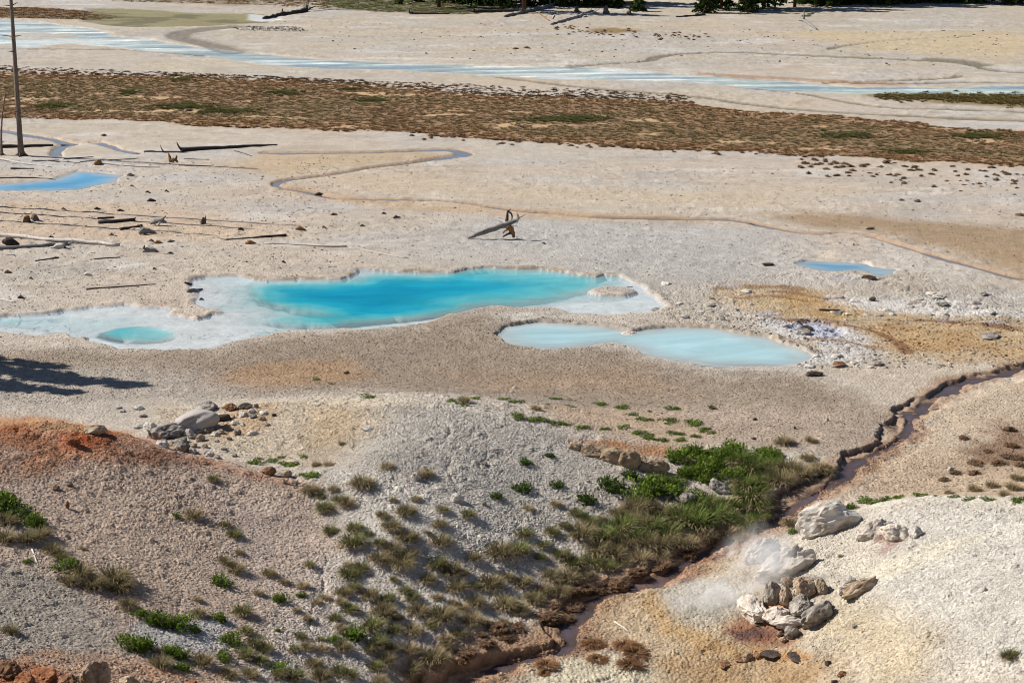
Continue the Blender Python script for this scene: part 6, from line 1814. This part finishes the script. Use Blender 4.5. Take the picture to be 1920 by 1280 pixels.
def pine(x, y, k, s, label, group=None):
    tr, br, cw = PINES[k]
    o = obj('pine_tree', None, None, (x, y, float(gz(x, y)) - .05), (0, 0, rnd.uniform(0, 6.28)), s)
    for nm, me_ in (('trunk', tr), ('branch', br), ('crown', cw)):
        obj(nm, me_, o)
    return tag(o, label, 'pine tree', group)
far = [(620, -22, 1, 1.0), (700, -14, 3, .9), (760, -16, 0, 1.0), (823, 14, 3, 1.1), (905, 10, 0, .9), (955, 14, 2, .75), (983, 22, 3, 1.25), (1015, 4, 1, 1.0), (1060, 12, 0, .9), (1100, 12, 2, .8), (1135, 9, 0, 1.0), (1165, 5, 1, 1.0), (1230, -6, 3, 1.1),
       (1290, -4, 0, .9), (1325, 24, 2, .7), (1352, 18, 0, .95), (1400, 23, 2, .6), (1432, 16, 1, 1.0), (1490, 14, 3, 1.0), (1530, 9, 0, 1.1), (1570, 8, 2, .9), (1605, 7, 1, 1.0), (1650, 9, 0, 1.0), (1690, 7, 2, 1.0), (1735, 5, 1, .9), (1790, 4, 0, 1.0), (1835, 5, 2, .9),
       (1880, 8, 1, .9), (850, 6, 0, .9), (925, 3, 2, 1.1), (1000, 12, 2, .8), (1040, 8, 2, .9), (1080, 5, 0, 1.0), (1120, 3, 2, 1.1), (1150, 14, 2, .6), (1510, 6, 2, 1.1), (1550, 11, 2, .8), (1590, 3, 2, 1.1), (1630, 4, 2, 1.0), (1670, 2, 0, 1.1), (1712, 3, 2, 1.1), (1762, 2, 2, 1.1), (1812, 0, 2, 1.2), (1915, 7, 0, .9), (1965, 10, 3, 1.0), (880, -18, 1, 1.1), (1080, -10, 1, 1.2), (1460, -4, 3, 1.2), (1620, -12, 1, 1.2), (1760, -10, 3, 1.2), (1900, -8, 1, 1.2)]
back = [(800 + k * 28 + rnd.uniform(-9, 9), rnd.uniform(-42, -12), rnd.choice((0, 1, 2, 2)), rnd.uniform(.9, 1.25)) for k in range(42)]
for j, (a_, b_, k, s) in enumerate(sorted(far)):
    q = F(a_, b_)
    if a_ == 983:
        lab = 'pine with an orange brown trunk behind the big fallen trunk'
    elif a_ == 823:
        lab = 'pine with a dark bare trunk in the far meadow'
    elif (a_, b_) == (1325, 24):
        lab = 'dense low pine at the left end of the tree shadow'
    else:
        lab = 'dark pine along the far edge, %s from the %s of the front row' % ((ORD[j], 'left') if j < len(far) / 2 else (ORD[len(far) - 1 - j], 'right'))
    pine(q[0], q[1], k, s, lab, 'pines along the far edge')
for j, (a_, b_, k, s) in enumerate(sorted(back)):
    q = F(a_, b_)
    pine(q[0], q[1], k, s, 'pine in the wood behind the front pines, %s from the %s' % ((ORD[j], 'left') if j < len(back) / 2 else (ORD[len(back) - 1 - j], 'right')), 'pines in the wood behind')
for (a_, b_, s, lab) in ((1198, 21, .75, 'bright green young pine bush left of the bare sunny patch'), (1185, 20, .4, 'tiny pine seedling at the foot of the bright young pine'), (783, 4, .6, 'yellow green young pine in the far meadow'), (748, 8, .45, 'small young pine left of the yellow green one')):
    q = F(a_, b_)
    pine(q[0], q[1], 4, s, lab, 'young pines on the far edge')
for k, (tip, h, v) in enumerate((((268, 724), 13.0, 5), ((150, 738), 11.0, 5), ((124, 690), 12.5, 5))):
    q = F(*tip)
    Ls = h / math.tan(SUN_EL) * 0.97
    pine(q[0] - sd_.x * Ls, q[1] - sd_.y * Ls, v, h / 12, 'pine beyond the left edge whose crown shades the flat, %s of three' % ORD[k], 'pines beyond the left edge')
for (a_, b_, w, lab) in ((1512, 31, 22, 'left of two pale green sage bushes at the shadow edge'), (1520, 27, 16, 'right of two pale green sage bushes at the shadow edge')):
    pos = G3(a_, b_)
    s = w * px_m(pos)
    o = obj('sage_bush', None, None, (pos.x, pos.y, pos.z), (0, 0, 1), (s, s * .7, s * .45))
    obj('foliage', SHRUB[0][0], o)
    obj('stem', SHRUB[0][1], o)
    tag(o, lab, 'bush')

# ------------------------------------------------------------------ steam over the vent
m, nt, out = new_mat('steam')
pv = N(nt, 'ShaderNodeVolumePrincipled')
pv.inputs['Color'].default_value = (0.97, 0.975, 0.98, 1)
pv.inputs['Anisotropy'].default_value = 0.2
tc = N(nt, 'ShaderNodeTexCoord')
ln2 = N(nt, 'ShaderNodeVectorMath', operation='LENGTH')
nt.links.new(tc.outputs['Object'], ln2.inputs[0])
fall = N(nt, 'ShaderNodeMapRange', interpolation_type='SMOOTHSTEP')
for i_, v_ in zip((1, 2, 3, 4), (1.0, 0.1, 0.0, 1.0)):
    fall.inputs[i_].default_value = v_
nt.links.new(ln2.outputs['Value'], fall.inputs[0])
nz = N(nt, 'ShaderNodeTexNoise', Scale=1.1, Detail=6.0, Roughness=0.62, Distortion=1.4)
nt.links.new(N(nt, 'ShaderNodeNewGeometry').outputs['Position'], nz.inputs['Vector'])
nr_ = N(nt, 'ShaderNodeMapRange')
for i_, v_ in zip((1, 2, 3, 4), (0.40, 0.70, 0.0, 1.0)):
    nr_.inputs[i_].default_value = v_
nt.links.new(nz.outputs[0], nr_.inputs[0])
mm = N(nt, 'ShaderNodeMath', operation='MULTIPLY')
nt.links.new(fall.outputs[0], mm.inputs[0])
nt.links.new(nr_.outputs[0], mm.inputs[1])
m3 = N(nt, 'ShaderNodeMath', operation='MULTIPLY')
m3.inputs[1].default_value = 1.7
nt.links.new(mm.outputs[0], m3.inputs[0])
nt.links.new(m3.outputs[0], pv.inputs['Density'])
nt.links.new(pv.outputs[0], out.inputs['Volume'])
bm = bmesh.new()
bmesh.ops.create_icosphere(bm, subdivisions=3, radius=1.0)
me = bpy.data.meshes.new('steam')
bm.to_mesh(me)
bm.free()
me.materials.append(m)
for (a_, b_, dz, rot, sc_, lab) in ((1446, 1104, 0.95, (0, R(12), 0), (1.15, 1.0, 1.6), 'thin white steam rising over the dark pinnacle'), (1400, 1080, 0.9, (0, R(-38), 0), (1.7, 1.1, 1.1), 'torn wisp of steam blown across the grey boulders'),
                                    (1340, 1132, 0.35, (0, R(-10), 0), (2.6, 1.7, 0.7), 'low veil of steam drifting over the pale apron')):
    c0 = G3(a_, b_)
    o = obj('steam', me, None, (c0.x, c0.y, c0.z + dz), rot, sc_)
    tag(o, lab, None, None, 'stuff')
